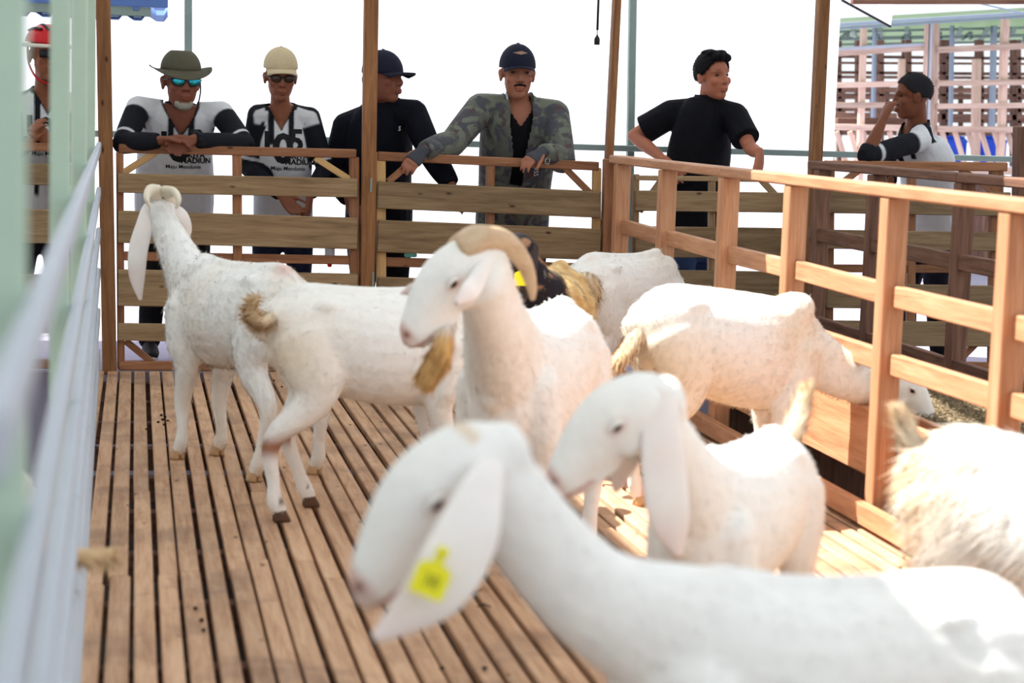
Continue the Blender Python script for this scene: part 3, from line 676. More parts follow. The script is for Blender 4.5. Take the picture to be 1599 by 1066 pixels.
    # eyes
    for sd in (-1, 1):
        eb = Blob().ell(hp(.40, sd*.205, .022), (.042*L, .022*L, .030*L), H3, 12, 8); mesh_obj('eye', eb.mesh('eye'), M['eye'], e)
        lid = Blob().tube([hp(.34, sd*.212, .03), hp(.40, sd*.225, .055), hp(.46, sd*.200, .03)], [.012*L, .018*L, .012*L], n=8); lm = lid.mesh('eyelid'); paint(lm, np.tile(np.array(c[np.argmin(np.linalg.norm(co-hp(.2, sd*.2, .1), axis=1))]), (len(lm.vertices), 1))); mesh_obj('eyelid', lm, M['coat'], e)
    # hooves: two toes each
    for (fx, fy) in hoofs:
        h = Blob()
        for sd in (-1, 1):
            x0, y0 = fx+.012*s, fy+sd*.0135*s; out = []
            for (z_, a, b, sh) in ((.0015, .030, .0125, .006), (.012, .029, .0125, .005), (.03, .024, .0115, .0), (.05, .018, .010, -.006)):
                out.append(np.array([[x0+sh*s+math.cos(t)*a*s, y0+math.sin(t)*b*s, z_*s] for t in np.linspace(0, 2*math.pi, 10, endpoint=False)]))
            h.rings(out)
        mesh_obj('hoof', h.mesh('hoof'), M[hoof], e)
    # ears
    for ear in (ears or []):
        sd = ear['side']; L0 = ear.get('len', .26)*s; wd = ear.get('w', .05)*s
        root = hp(.04, sd*.19, -.03)
        Rm = np.array(Mi.to_3x3()); pts = [hp(.06, sd*.12, -.02)]+[root if p is None else (toL(p) if isinstance(p, Vector) else root+Rm@vv(p)) for p in ear['pts']]
        k = len(pts)-1; prof = ear['prof'] if 'prof' in ear else [.35, .7]+list(np.interp(np.linspace(0, 1, k-1), [0, .45, .8, 1], [.9, 1.0, .72, .22])) if k > 1 else [.4, .5]
        nrm = unit(toL(Vector(loc+(0,))+Vector(ear.get('face', (0, -1, 0))))-toL(Vector(loc+(0,))))
        b = Blob(); b.tube(pts, [(wd*p, .0065*s+.004*s*(1-p)) for p in prof[:len(pts)]], up=nrm, n=18, k=6)
        em = b.mesh('ear'); ec = coords(em); d_ = np.linalg.norm(ec-pts[0], axis=1); t = d_/d_.max()
        cc = np.tile(WHITE*.9+PINK*.10, (len(ec), 1)); cc = mixc(cc, PINK, np.clip(.25*sstep(t, .6, 1)+.15*vnoise(ec, 40, 3), 0, .4))
        if ear.get('col') is not None: cc[:] = ear['col']
        paint(em, cc); eo = mesh_obj('ear', em, M['earskin'], e)
        # gentle cupping along the ear
        ev = coords(em); cen = catmull(np.array(pts), 6); ix = np.argmin(np.linalg.norm(ev[:, None]-cen[None], axis=2), axis=1); off = np.linalg.norm(ev-cen[ix], axis=1); ev = ev-nrm*(off**2)[:, None]*ear.get('cup', 3.0); em.vertices.foreach_set('co', ev.ravel()); em.update()
        if ear.get('tag'):
            a, b_, dn = ear['tag']; C0, D0 = toL(a), toL(b_); n3 = unit(toL(Vector(loc+(0,))+Vector(dn))-toL(Vector(loc+(0,)))); dd = C0-D0; Lt = np.linalg.norm(dd); dd /= Lt; ss = np.cross(dd, n3); ss /= np.linalg.norm(ss); n3 = np.cross(ss, dd); W = Lt*.34
            o2 = [(-1, 0), (1, 0), (1.02, .52), (.8, .62), (.30, .68), (.26, .78), (.36, .86), (.33, 1.0), (-.33, 1.0), (-.36, .86), (-.26, .78), (-.30, .68), (-.8, .62), (-1.02, .52)]
            V = [D0+ss*(x_*W)+dd*(y_*Lt)+n3*zz for zz in (.001, .004) for x_, y_ in o2]; n_ = len(o2)
            F = [tuple(range(n_-1, -1, -1)), tuple(range(n_, 2*n_))]+[(i_, (i_+1) % n_, n_+(i_+1) % n_, n_+i_) for i_ in range(n_)]
            tm = py_mesh('ear_tag', V, F); to = mesh_obj('ear_tag', tm, M['tagyellow'], eo)
            b2 = Blob().tube([D0+dd*Lt*.9+n3*.003, D0+dd*Lt*.9+n3*.009], [W*.25, W*.2], n=10); mesh_obj('stud', b2.mesh('stud'), M['tagyellow'], to)
            if ear.get('num'):
                add_text(ear['num'], Lt*.34, D0+dd*Lt*.30+n3*.0046, ss, dd, M['tagprint'], to, 'number', 0.0012)
    if beard:
        b = Blob(); bp = [toL(p) for p in beard]; hw = [.30, .34, .24, .1]
        b.tube([hp(.62, 0, -.27)]+bp, [(.07*L, .05*L)]+[(.15*L*(1-.35*i_/len(bp)), .10*L*(1-.5*i_/len(bp))) for i_ in range(len(bp))], up=hd, n=12)
        bm_ = b.mesh('beard'); bc = np.tile(TAN, (len(bm_.vertices), 1)); bz = coords(bm_)[:, 2]; tt = (bz.max()-bz)/(bz.max()-bz.min()); bc = mixc(bc, WHITE, 1-sstep(tt, .0, .35)); paint(bm_, bc); bo_ = mesh_obj('beard', bm_, M['coat'], e)
        dwn = unit(bp[-1]-bp[0]); hair_obj('beard_hair', bm_, bo_, 1600, .035*s, lambda p: np.tile(dwn, (len(p), 1)), M['fuzz'], 5, up=.12)
    for hn in (horns or []):
        b = Blob(); pts = [hp(.08, hn['side']*.10, .16)]+[toL(p) for p in hn['pts']]; k = len(pts)
        b.tube(pts, [(hn['r']*.8*(1-.78*(i_/(k-1))**1.3), hn['r']*1.25*(1-.78*(i_/(k-1))**1.3)) for i_ in range(k)], up=hd, n=14, k=7)
        hm = b.mesh('horn')
        mesh_obj('horn', hm, M[hn.get('mat', 'horn')], e)
    return e
def add_text(txt, size, pos, ax, ay, mat, parent, name, th=0.002, bold=0.0, align='CENTER', shear=0.0, proj=None):
    """flat lettering as a mesh; ax, ay: text axes; proj(points)->points lays it on a surface"""
    cu = bpy.data.curves.new('t', 'FONT'); cu.body = txt; cu.size = 1.0; cu.align_x = align; cu.align_y = 'CENTER'; cu.offset = bold; cu.shear = shear; cu.resolution_u = 3; cu.fill_mode = 'FRONT'
    o = bpy.data.objects.new('t', cu); COL.objects.link(o); dg = bpy.context.evaluated_depsgraph_get(); dg.update()
    me = bpy.data.meshes.new_from_object(o.evaluated_get(dg)); bpy.data.objects.remove(o); bpy.data.curves.remove(cu)
    ax = unit(ax); ay = unit(vv(ay)-ax*(vv(ay)@ax)); nz = np.cross(ax, ay)
    if proj is not None:
        bm = bmesh.new(); bm.from_mesh(me); bmesh.ops.triangulate(bm, faces=bm.faces)
        bmesh.ops.subdivide_edges(bm, edges=[q for q in bm.edges if q.calc_length() > .25], cuts=2, use_grid_fill=True); bm.to_mesh(me); bm.free()
    p = coords(me)*size; P3 = vv(pos)+np.outer(p[:, 0], ax)+np.outer(p[:, 1], ay)
    if proj is not None: P3 = proj(P3)
    me.vertices.foreach_set('co', P3.ravel()); me.update(); me.materials.clear()
    return mesh_obj(name, me, mat, parent)
# ------------------------------------------------------------------ the goats
V_ = Vector
rad = math.radians
def hang(dx, dy, n=4, L=.25): return [None]+[(dx*k/n, dy*k/n, -L*k/n+.02*(1-k/n)) for k in range(1, n+1)]
# far left, turned away
goat('white long-haired goat at the far left turned away with one ear hanging', (0.375, 7.13), rad(124), 0.95, at(252, 322, 7.62), at(268, 358, 7.85),
     feet={'fl': (.02, .0), 'fr': (-.0, -.01), 'hl': (.02, .03), 'hr': (.0, -.06)}, hair=14000, hairlen=.022, seed=11, cream=1.35, headL=.25, neckw=1.0,
     ears=[{'side': -1, 'pts': [None, at(226, 352, 7.58), at(216, 390, 7.56), at(214, 430, 7.55), at(219, 466, 7.55)], 'w': .040},
           {'side': 1, 'pts': [None, at(284, 338, 7.6), at(288, 362, 7.62), at(280, 384, 7.63)], 'w': .03}],
     horns=[{'side': -1, 'mat': 'hornwhite', 'r': .030, 'pts': [at(243, 300, 7.60), at(233, 298, 7.54), at(229, 310, 7.49), at(234, 322, 7.50)]},
            {'side': 1, 'mat': 'hornwhite', 'r': .030, 'pts': [at(260, 300, 7.60), at(272, 300, 7.54), at(279, 312, 7.50), at(276, 324, 7.51)]}],
     colour=lambda co, c, h, oh, s: mixc(c, lin(224, 140, 140), .45*np.exp(-((co[:, 0]+.30)**2+(co[:, 2]-.78)**2+(co[:, 1]-.02)**2)/.0018)))
# second, in profile to the right
def col2(co, c, h, oh, s):
    z = co[:, 2]/s
    c = mixc(c, lin(150, 92, 58), .95*np.exp(-((z-.265)/.035)**2)*((co[:, 0] < -.31*s+.02)))
    c = mixc(c, lin(70, 52, 46), .8*np.exp(-((z-.075)/.014)**2)*(co[:, 0] < -.2)*(vnoise(co, 60, 2) > -.1))
    c = mixc(c, CREAM, .5*np.exp(-((co[:, 0]+.36*s)**2+(z-.58)**2)/.02))
    return c
goat('white goat with brown hock patches standing in profile behind the ram', (0.79, 6.30), rad(6), 0.935, at(772, 505, 6.48), at(822, 600, 6.50),
     feet={'hl': (.09, .03), 'hr': (-.05, -.02), 'fl': (.0, .0), 'fr': (.03, .0)}, hoof='hoof_dark', hair=9000, hairlen=.014, seed=21, cream=.6, colour=col2,
     tail=[at(408, 505, 6.16), at(392, 488, 6.13), at(398, 466, 6.12)], ears=[{'side': -1, 'pts': hang(.02, -.02)}, {'side': 1, 'pts': hang(.02, .02)}])
# ram with curved horns
goat('cream ram with long curved horns and golden beard in the middle', (1.14, 5.40), rad(-120), 0.97, at(748, 394, 4.82), at(622, 516, 4.78),
     hair=9000, hairlen=.02, seed=31, neckw=1.22, hr=1.1, wither=1.02, colour=lambda co, c, h, oh, s: mixc(c, CREAM, np.clip(.35*sstep(co[:, 0], .15, .4)+.25*sstep(-co[:, 2], -.75, -.3), 0, .6)*(1-sstep(h[:, 0], -.6, .15))),
     beard=[at(690, 546, 4.77), at(682, 566, 4.77), at(668, 586, 4.77)],
     ears=[{'side': -1, 'pts': [None, at(744, 440, 4.72), at(732, 456, 4.68), at(714, 472, 4.66)], 'prof': [.4, .6, .95, 1.0, .35], 'w': .026}, {'side': 1, 'pts': [at(668, 448, 4.95), at(645, 452, 4.98), at(628, 457, 5.0)], 'w': .02}],
     horns=[{'side': -1, 'r': .030, 'pts': [at(755, 372, 4.78), at(790, 378, 4.80), at(818, 410, 4.83), at(830, 445, 4.85), at(832, 466, 4.86)]},
            {'side': 1, 'r': .030, 'pts': [at(735, 368, 4.92), at(765, 372, 5.02), at(784, 395, 5.10), at(782, 420, 5.12), at(768, 436, 5.12)]}])
# dark goat behind the ram
def coat4(co, c, h, oh, s):
    x_ = co[:, 0]/s; n = vnoise(co, 30, 4); n2 = vnoise(co, 60, 8)
    g_ = np.tile(np.array(lin(206, 164, 104)), (len(co), 1)); g_ = mixc(g_, lin(232, 204, 150), np.clip(.5+n, 0, 1)); g_ = mixc(g_, lin(120, 88, 60), np.clip(n2*1.5-.2, 0, .5))
    blk = np.clip(sstep(x_, .12, .26)+oh, 0, 1); d_ = np.tile(np.array(lin(34, 30, 36)), (len(co), 1)); d_ = mixc(d_, lin(160, 122, 92), np.clip((n2-.30)*5, 0, .9)); d_ = mixc(d_, lin(190, 184, 180), np.clip((n-.5)*6, 0, .8))
    return g_*(1-blk[:, None])+d_*blk[:, None]
goat('dark goat with black and tan head and golden back behind the ram', (1.59, 7.30), rad(-112), 0.93, at(815, 380, 6.92), at(772, 428, 6.76), hair=9000, hairlen=.025, seed=41, coatcol=coat4, hoof='hoof_dark', headL=.25, neckw=1.1,
     tail=[at(908, 460, 7.72), at(918, 500, 7.72)],
     ears=[{'side': -1, 'pts': [None, at(828, 412, 6.82), at(824, 440, 6.79), at(818, 470, 6.78)], 'w': .035, 'col': lin(60, 48, 46), 'tag': (at(815, 412, 6.73), at(814, 446, 6.73), (0.1, -1, 0))},
           {'side': 1, 'pts': hang(-.04, .03), 'col': lin(60, 48, 46)}])
# white goat by the fence, further back
goat('white goat further back by the right fence with its rump to us', (2.14, 8.24), rad(36), 0.92, V_((2.60, 8.40, .475)), V_((2.80, 8.44, .32)), nb=(.26, .60), neckmid=V_((2.455, 8.34, .455)), neckw=.82, hair=7000, hairlen=.02, seed=51,
     tail=[at(926, 440, 7.92), at(924, 470, 7.90)], ears=[{'side': -1, 'pts': hang(.02, -.03, L=.15)}, {'side': 1, 'pts': hang(.02, .03, L=.15)}],
     colour=lambda co, c, h, oh, s: mixc(c, lin(226, 170, 160), .4*np.exp(-((co[:, 0]+.30)**2+(co[:, 2]-.78)**2)/.001)))
# big goat eating through the fence
goat('large white goat pushing its head through the right fence to eat', (2.03, 6.34), rad(12), 0.95, V_((2.60, 6.34, .475)), V_((2.80, 6.34, .32)), nb=(.26, .60), neckmid=V_((2.455, 6.30, .455)), feet={'hl': (.0, .0), 'hr': (-.02, -.01), 'fl': (-.05, 0), 'fr': (-.10, 0)},
     hair=12000, hairlen=.018, seed=61, cream=1.3, udder=True, drop=.11, wither=.97, neckw=.9, tail=[at(985, 540, 6.2), at(965, 562, 6.16), at(948, 575, 6.14)], ears=[{'side': -1, 'pts': hang(-.04, -.02, L=.10), 'w': .03}, {'side': 1, 'pts': hang(.02, .04, L=.15)}],
     colour=lambda co, c, h, oh, s: mixc(c, CREAM, np.clip(.5*np.exp(-((co[:, 0]+.33)**2+(co[:, 2]-.5)**2)/.02)+.4*np.exp(-((co[:, 0]-.2)**2+(co[:, 2]-.62)**2)/.01), 0, .6)))
# foreground goats
goat('nearest white goat in the foreground with a yellow tag on its ear', (1.05, 2.72), rad(174), 0.805, at(756, 698, 2.74), at(541, 903, 2.72), cream=.35, hair=6000, hairlen=.014, seed=71, necksag=-.045, neckw=1.06, hr=1.12, voxel=.008,
     ears=[{'side': -1, 'pts': [None, at(752, 770, 2.64), at(724, 848, 2.60), at(676, 925, 2.58), at(590, 994, 2.58)], 'prof': [.25, .40, .72, 1.0, .92, .22], 'w': .060, 'cup': 1.0, 'num': '38', 'tag': (at(694, 854, 2.555), at(662, 930, 2.545), (0.0, -1, 0.1))},
           {'side': 1, 'pts': hang(-.05, .06, L=.2)}],
     colour=lambda co, c, h, oh, s: mixc(c, TAN, .6*oh*np.exp(-(((h[:, 0]-.02)/.035)**2))*(h[:, 2] > .1)))
goat('white goat with drooping ear just behind the tagged foreground goat', (1.31, 4.00), rad(-130), 0.785, at(1018, 612, 3.60), at(850, 742, 3.58), cream=.4, hair=6000, hairlen=.014, seed=81, neckw=1.1, hr=1.1, voxel=.0085,
     tail=[at(1236, 680, 4.2), at(1248, 645, 4.22), at(1258, 612, 4.23)],
     ears=[{'side': -1, 'pts': [None, at(1034, 690, 3.53), at(1040, 760, 3.51), at(1048, 820, 3.50), at(1058, 864, 3.50)], 'w': .058, 'cup': 1.5}, {'side': 1, 'pts': hang(-.03, .05, L=.2)}])
goat('shaggy cream goat cut off at the right edge showing its rump', (1.91, 3.67), rad(-50), 0.85, V_((2.17, 3.15, .95)), V_((2.26, 2.92, .80)), hair=16000, hairlen=.05, seed=91,
     tail=[at(1425, 690, 3.93), at(1415, 660, 3.93), at(1408, 645, 3.92)], ears=[{'side': -1, 'pts': hang(.0, -.06)}, {'side': 1, 'pts': hang(.03, .06)}],
     colour=lambda co, c, h, oh, s: mixc(c*.93, lin(206, 168, 118), np.clip((.75+.5*vnoise(co*np.array([1, 1, .25]), 60, 5))*sstep(-co[:, 0], .08, .34)*sstep(.80-co[:, 2], .0, .22), 0, .85)))
goat('goat in the next pen whose tan tail pokes through the left fence', (-0.56, 4.05), rad(180), 0.80, V_((-1.15, 4.1, .95)), V_((-1.40, 4.1, .80)), hair=3000, hairlen=.02, seed=101,
     tail=[V_((-.20, 4.04, .50)), V_((-.15, 4.0, .415)), V_((-.08, 4.0, .40)), V_((-.045, 4.0, .405))], ears=[{'side': -1, 'pts': hang(.0, -.06)}, {'side': 1, 'pts': hang(.0, .06)}])
# ------------------------------------------------------------------ people
M['skin'] = attr_mat('skin', 0.5, 60, 0.06, 0.08, 0.08, 0.002)
M['cloth'] = attr_mat('jersey_cloth', 0.8, 14, 0.06, 0, 0.5, 0.02)
M['darkcloth'] = attr_mat('dark_cloth', 0.85, 14, 0.10, 0, 0.6, 0.02)
M['hairblack'] = plain('black_hair', (0.007, 0.007, 0.009), 0.7, 0, 60, 0.3, 0.5, 0.08)
M['hairgrey'] = plain('greying_hair', (0.020, 0.020, 0.024), 0.8, 0, 60, 0.4, 0.5, 0.08)
M['beardgrey'] = plain('grey_beard', lin(150, 148, 138), 0.9, 0, 90, 0.35, 0.6, 0.05)
M['ink'] = plain('black_print', (0.010, 0.010, 0.013), 0.7); M['whiteink'] = plain('white_print', (0.7, 0.72, 0.72), 0.7)
M['lens'] = plain('mirror_lens', lin(40, 150, 176), 0.08, 0.9, 30, 0.35); M['glass'] = plain('dark_lens', lin(60, 44, 40), 0.1, 0.0)
M['navy'] = plain('navy_cap_cloth', lin(20, 24, 44), 0.85, 0, 30, 0.2, 0.3); M['olive'] = plain('olive_hat_cloth', lin(82, 80, 66), 0.9, 0, 30, 0.12, 0.3)
M['beige'] = plain('beige_cap_cloth', lin(192, 176, 146), 0.9, 0, 30, 0.08, 0.3); M['red'] = plain('red_helmet_shell', lin(190, 26, 36), 0.35); M['white'] = plain('white_trim', lin(214, 208, 196), 0.6)
M['glove'] = plain('dark_grey_glove', lin(62, 64, 72), 0.8, 0, 30, 0.2, 0.3); M['tanp'] = plain('brown_patch', lin(150, 124, 108), 0.7); M['lining'] = plain('pale_lining', lin(176, 188, 192), 0.8)
M['shoe'] = plain('dark_shoe', lin(44, 42, 46), 0.7); M['sole'] = plain('white_sole', lin(210, 208, 204), 0.7)
def camo():
    q = NT('camouflage_cloth'); v = q.objvec((1, 1, 1), False)
    n1 = q.noise(v, 9, 4, 0.6, 0.6); n2 = q.noise(v, 6.5, 4, 0.55, 1.2); n3 = q.noise(v, 13, 3, 0.6, 0.8)
    c = q.mix(q.ramp(n1, [(0.47, (0, 0, 0)), (0.53, (1, 1, 1))]), lin(84, 86, 80), lin(62, 64, 74))
    c = q.mix(q.ramp(n2, [(0.53, (0, 0, 0)), (0.57, (1, 1, 1))]), c, lin(98, 104, 92))
    c = q.mix(q.ramp(n3, [(0.58, (0, 0, 0)), (0.62, (1, 1, 1))]), c, lin(72, 54, 56))
    c = q.mix(q.ramp(n2, [(0.30, (1, 1, 1)), (0.34, (0, 0, 0))]), c, lin(40, 44, 54))
    q.l(c, q.b.inputs['Base Color']); q.b.inputs['Roughness'].default_value = 0.8; q.bump(n1, 0.4, 0.02); return q.m
M['camo'] = camo()
JW = np.array(lin(206, 210, 216)); JB = np.array([0.010, 0.011, 0.016])

def frame3(f, roll=0.0, up=(0, 0, 1)):
    f = unit(f); u_ = vv(up)-f*(vv(up)@f); u_ /= np.linalg.norm(u_); s_ = np.cross(f, u_)
    c, q = math.cos(roll), math.sin(roll); u2 = u_*c+s_*q; s2 = s_*c-u_*q
    return np.stack([s2, f, u2], 1)      # x = person's right... s = f x u
def hand(B, wr, d, nrm, side, curl=0.5, spread=0.12, thumb=0.6, sc=1.0, clist=None):
    """palm, four jointed fingers, thumb off the side of the palm"""
    d = unit(d); n = vv(nrm)-d*(vv(nrm)@d); n = unit(n); l = np.cross(n, d)*side; wr = vv(wr)
    B.tube([wr-d*.02*sc, wr+d*.015*sc, wr+d*.055*sc, wr+d*.088*sc], [(.026*sc, .019*sc), (.031*sc, .018*sc), (.040*sc, .016*sc), (.039*sc, .013*sc)], up=n, n=12)
    for k, (o, L) in enumerate(((-.031, .058), (-.0105, .072), (.0105, .078), (.031, .070))):
        p = wr+d*(.085-(.008 if k in (0, 3) else 0))*sc+l*o*sc; a = 0.0; dd = unit(d+l*o*spread*12); pts = [p-dd*.02*sc]
        seg = (L*.48, L*.30, L*.24); cu = (curl[k] if hasattr(curl, '__len__') else curl)
        for j, sg in enumerate(seg):
            a += cu*(0.55 if j == 0 else 0.75); q = dd*math.cos(a)+n*math.sin(a); p = p+q*sg*sc; pts.append(p)
        B.tube(pts, [.0092*sc, .0092*sc, .0080*sc, .0068*sc], up=l, n=8, k=3)
    t0 = wr+d*.018*sc+l*.026*sc; td = unit(l*.8*thumb+d*.75+n*.25); p1 = t0+td*.035*sc; td2 = unit(td+d*.5+n*.25); p2 = p1+td2*.032*sc; p3 = p2+unit(td2+d*.3)*.024*sc
    B.tube([t0-td*.012*sc, p1, p2, p3], [.0135*sc, .0115*sc, .0095*sc, .0075*sc], up=n, n=8, k=3)
def dome(name, C, R, lim, mat, parent, th=0.006, naz=36, nr=12, noise=0.0, bulge=None, seed=0):
    """skull-cap surface over ellipsoid radii R (3) centred at C in frame H; lim(az) = polar angle reached"""
    H, c0 = C; r = np.random.default_rng(seed); v = []; f = []
    for lay in (1, 0):
        for j in range(nr+1):
            for k in range(naz):
                az = 2*math.pi*k/naz; p = lim(az)*j/nr
                rr = [x_+(th if lay else 0.0) for x_ in R]
                q = np.array([rr[0]*math.sin(p)*math.cos(az), rr[1]*math.sin(p)*math.sin(az), rr[2]*math.cos(p)])
                if bulge is not None: q = bulge(q, az, p)
                if noise and lay: q = q*(1+r.normal(0, noise))
                v.append(c0+H@q)
    N = (nr+1)*naz
    for j in range(nr):
        for k in range(naz):
            a = j*naz+k; b = j*naz+(k+1) % naz
            f += [(a, b, b+naz, a+naz), (N+a, N+a+naz, N+b+naz, N+b)]
    for k in range(naz):
        a = nr*naz+k; b = nr*naz+(k+1) % naz; f.append((a, b, N+b, N+a))
    return mesh_obj(name, py_mesh(name, v, f, True), mat, parent)
def plate(name, grid, th, n3, mat, parent):
    """curved plate from a grid of points (rows x cols), thickness along n3"""
    g_ = np.array(grid); a, b = g_.shape[:2]; top = g_.reshape(-1, 3); bot = top-np.asarray(n3)*th; v = list(top)+list(bot); f = []; N = a*b
    for i_ in range(a-1):
        for j in range(b-1):
            p = i_*b+j; f += [(p, p+1, p+b+1, p+b), (N+p, N+p+b, N+p+b+1, N+p+1)]
    ed = [(0, j) for j in range(b)]+[(i_, b-1) for i_ in range(1, a)]+[(a-1, j) for j in range(b-2, -1, -1)]+[(i_, 0) for i_ in range(a-2, 0, -1)]
    ix = [i_*b+j for i_, j in ed]
    for p, q in zip(ix, ix[1:]+ix[:1]): f.append((q, p, N+p, N+q))
    return mesh_obj(name, py_mesh(name, v, f, True), mat, parent)

def person(label, J, skin=(143, 91, 69), shirt=None, sleeve=('long', 'long'), build=1.0, belly=0.0, head=None, pants=(38, 38, 46), neckcut=None, shirt_mat='cloth', shirtmat2=None,
           face=None, hands=None, loose=0.0, under=None):
    feet_c = (J['pel'][0], J['pel'][1]); e = empty('person', (feet_c[0], feet_c[1], 0)); tag(e, label, 'person', 'people watching from behind the gates')
    O = vv((feet_c[0], feet_c[1], 0)); P = {k: (vv(p)-O) for k, p in J.items() if k not in ('fr',)}
    fr = unit(J['fr']); rt = np.cross(fr, [0, 0, 1.0]); rt = unit(rt)          # rt = the person's right hand side
    # ---- head frame
    H = frame3(head['f'], head.get('roll', 0.0)); hc = P['head']; hp = lambda x_, y_, z_: hc+H@np.array([x_, y_, z_])*head.get('s', 1.0); hs_ = head.get('s', 1.0)
    B = Blob()
    def E(c, r): B.ell(hp(*c), [q*hs_ for q in r], H)
    E((0, -.012, .034), (.074, .094, .084)); E((0, .018, -.03), (.064, .072, .082)); E((0, .048, -.086), (.034, .034, .028)); E((0, .02, -.07), (.052, .055, .042))
    B.tube([hp(0, .078, .024), hp(0, .089, .0), hp(0, .098, -.021)], [.0105*hs_, .0115*hs_, .0125*hs_], n=10)
    for sx in (-1, 1):
        E((sx*.0135, .089, -.025), (.009, .011, .008)); E((sx*.042, .056, -.018), (.022, .023, .022)); E((sx*.077, -.012, -.004), (.009, .020, .031)); E((sx*.083, -.016, .008), (.007, .014, .018))
        B.tube([hp(sx*.010, .081, .031), hp(sx*.034, .072, .036), hp(sx*.054, .051, .030)], [.008*hs_, .009*hs_, .008*hs_], n=8)
    E((0, .090, -.053), (.023, .010, .0065)); E((0, .089, -.065), (.021, .011, .008))
    nk = P['neck']; hb = hp(0, -.02, -.05)
    B.tube([nk-np.array([0, 0, .05]), nk*.6+hb*.4, hb], [(.064*build, .062*build), (.056*build, .056*build), (.054*build, .056*build)], up=fr, n=14)
    # ---- torso (inset under the clothes)
    pel, ch = P['pel'], P['chest']; shm = (P['SL']+P['SR'])/2; sw = np.linalg.norm(P['SL']-P['SR'])/2
    wa = pel*.55+ch*.45
    def torso(Bb, g_, full=True):
        pts = [pel+np.array([0, 0, -.10]), pel, wa, ch, shm*.85+ch*.15, nk*.8+shm*.2, nk+np.array([0, 0, .012])]
        rads = [(.160*build+g_, .118*build+belly*.5+g_), (.165*build+g_+belly*.4, .118*build+belly+g_), (.160*build+g_+belly*.5, .115*build+belly*1.2+g_), (.168*build+g_, .122*build+belly*.6+g_), (max(.10, sw*.80)+g_, .085*build+g_), (.085*build+g_, .066*build+g_), (.060*build+g_, .058*build+g_)]
        Bb.tube(pts, rads, up=fr, n=24, k=4, round_=full)
        for k in ('SL', 'SR'):
            Bb.tube([nk*.75+P[k]*.25+np.array([0, 0, -.02]), P[k]*.75+nk*.25+np.array([0, 0, -.008]), P[k]], [(.045+g_, .045+g_), .050*build+g_, .052*build+g_], up=fr, n=12)
    torso(B, -.004)
    arm = {}
    for sd in 'LR':
        S_, E_, W_ = P['S'+sd], P['E'+sd], P['W'+sd]
        B.tube([S_, S_*.5+E_*.5, E_], [.046*build, .042*build, .036*build], up=fr, n=12); B.tube([E_, E_*.62+W_*.38, W_*.9+E_*.1, W_], [.036*build, .037*build, (.026, .023), (.025, .021)], up=fr, n=12)
        hd_ = hands[sd]; hand(B, W_, hd_['d'], hd_['n'], hd_.get('side', 1), hd_.get('curl', .5), hd_.get('spread', .12), hd_.get('thumb', .6), hd_.get('sc', 1.0))
    me = fuse('body', B, .0056, 2, .45); co = coords(me); hl_ = (co-hc)@H/hs_; no = normals(me)
    sk = np.array(lin(*skin)); c = np.tile(sk, (len(co), 1)); near = np.linalg.norm(co-hc, axis=1) < .17
    def spot(c, col, x0, y0, z0, ax, ay, az, amt, sym=True):
        xx = np.abs(hl_[:, 0]) if sym else hl_[:, 0]; w_ = near*np.exp(-(((xx-x0)/ax)**2+((hl_[:, 1]-y0)/ay)**2+((hl_[:, 2]-z0)/az)**2)); return mixc(c, col, np.clip(w_*amt, 0, 1))
    c = spot(c, sk*.55, .032, .085, .040, .019, .03, .0055, 1.2)                # eyebrows
    c = spot(c, sk*.45, .032, .080, .014, .015, .03, .007, .8)                  # eye sockets
    c = spot(c, np.array(lin(*skin))*np.array([.95, .62, .60]), 0, .096, -.059, .023, .02, .009, .8)   # lips
    c = spot(c, sk*.3, 0, .1, -.0595, .022, .02, .0022, .8); c = spot(c, sk*.5, .012, .10, -.032, .007, .01, .005, .8)
    c = spot(c, sk*np.array([1.12, 1.03, 1.0]), .045, .07, -.02, .02, .03, .02, .5)
    if face: c = face(c, hl_, near, spot, sk)
    if head.get('grey'): pass
    paint(me, np.clip(c, 0, 1)); mesh_obj('body', me, M['skin'], e)
    for sx in (-1, 1):
        b = Blob().ell(hp(sx*.032, .0670, .0125), (.0125*hs_, .008*hs_, .0055*hs_), H, 10, 7); mesh_obj('eye', b.mesh('eye'), M['eye'], e)
    # ---- shirt
    if shirt is not None:
        Bs = Blob(); torso(Bs, .012+loose, True)
        for sd in 'LR':
            S_, E_, W_ = P['S'+sd], P['E'+sd], P['W'+sd]; k = sleeve[0 if sd == 'L' else 1]; g_ = .012+loose
            if k == 'short': Bs.tube([S_, S_*.55+E_*.45, S_*.28+E_*.72], [.052*build+g_, .052*build+g_, .054*build+g_], up=fr, n=14, round_=False)
            else:
                Bs.tube([S_, S_*.5+E_*.5, E_], [.050*build+g_, .046*build+g_, .040*build+g_], up=fr, n=14)
                if k == 'long': Bs.tube([E_, E_*.5+W_*.5, W_*.94+E_*.06], [.040*build+g_, .037*build+g_, .029+g_*.8], up=fr, n=14, round_=False)
                else: Bs.tube([E_, E_*.80+W_*.20], [.040*build+g_, .040*build+g_], up=fr, n=14, round_=False)
        sm = fuse('shirt', Bs, .0068, 3, .5); sc_ = coords(sm)
        up_t = unit(nk-pel); lat = -rt      # image right for a person facing the camera
        T = dict(u=(sc_-nk)@lat, v=(sc_-nk)@up_t, w=(sc_-nk)@np.cross(lat, up_t)*-1, z=sc_[:, 2]); T['w'] = (sc_-nk)@fr
        for sd in 'LR':
            S_, E_, W_ = P['S'+sd], P['E'+sd], P['W'+sd]
            def seg(a, b): ab = b-a; t = np.clip(((sc_-a)@ab)/(ab@ab), -.2, 1.2); return t, np.linalg.norm(sc_-(a+np.clip(t, 0, 1)[:, None]*ab), axis=1)
            T['t1'+sd], T['d1'+sd] = seg(S_, E_); T['t2'+sd], T['d2'+sd] = seg(E_, W_)
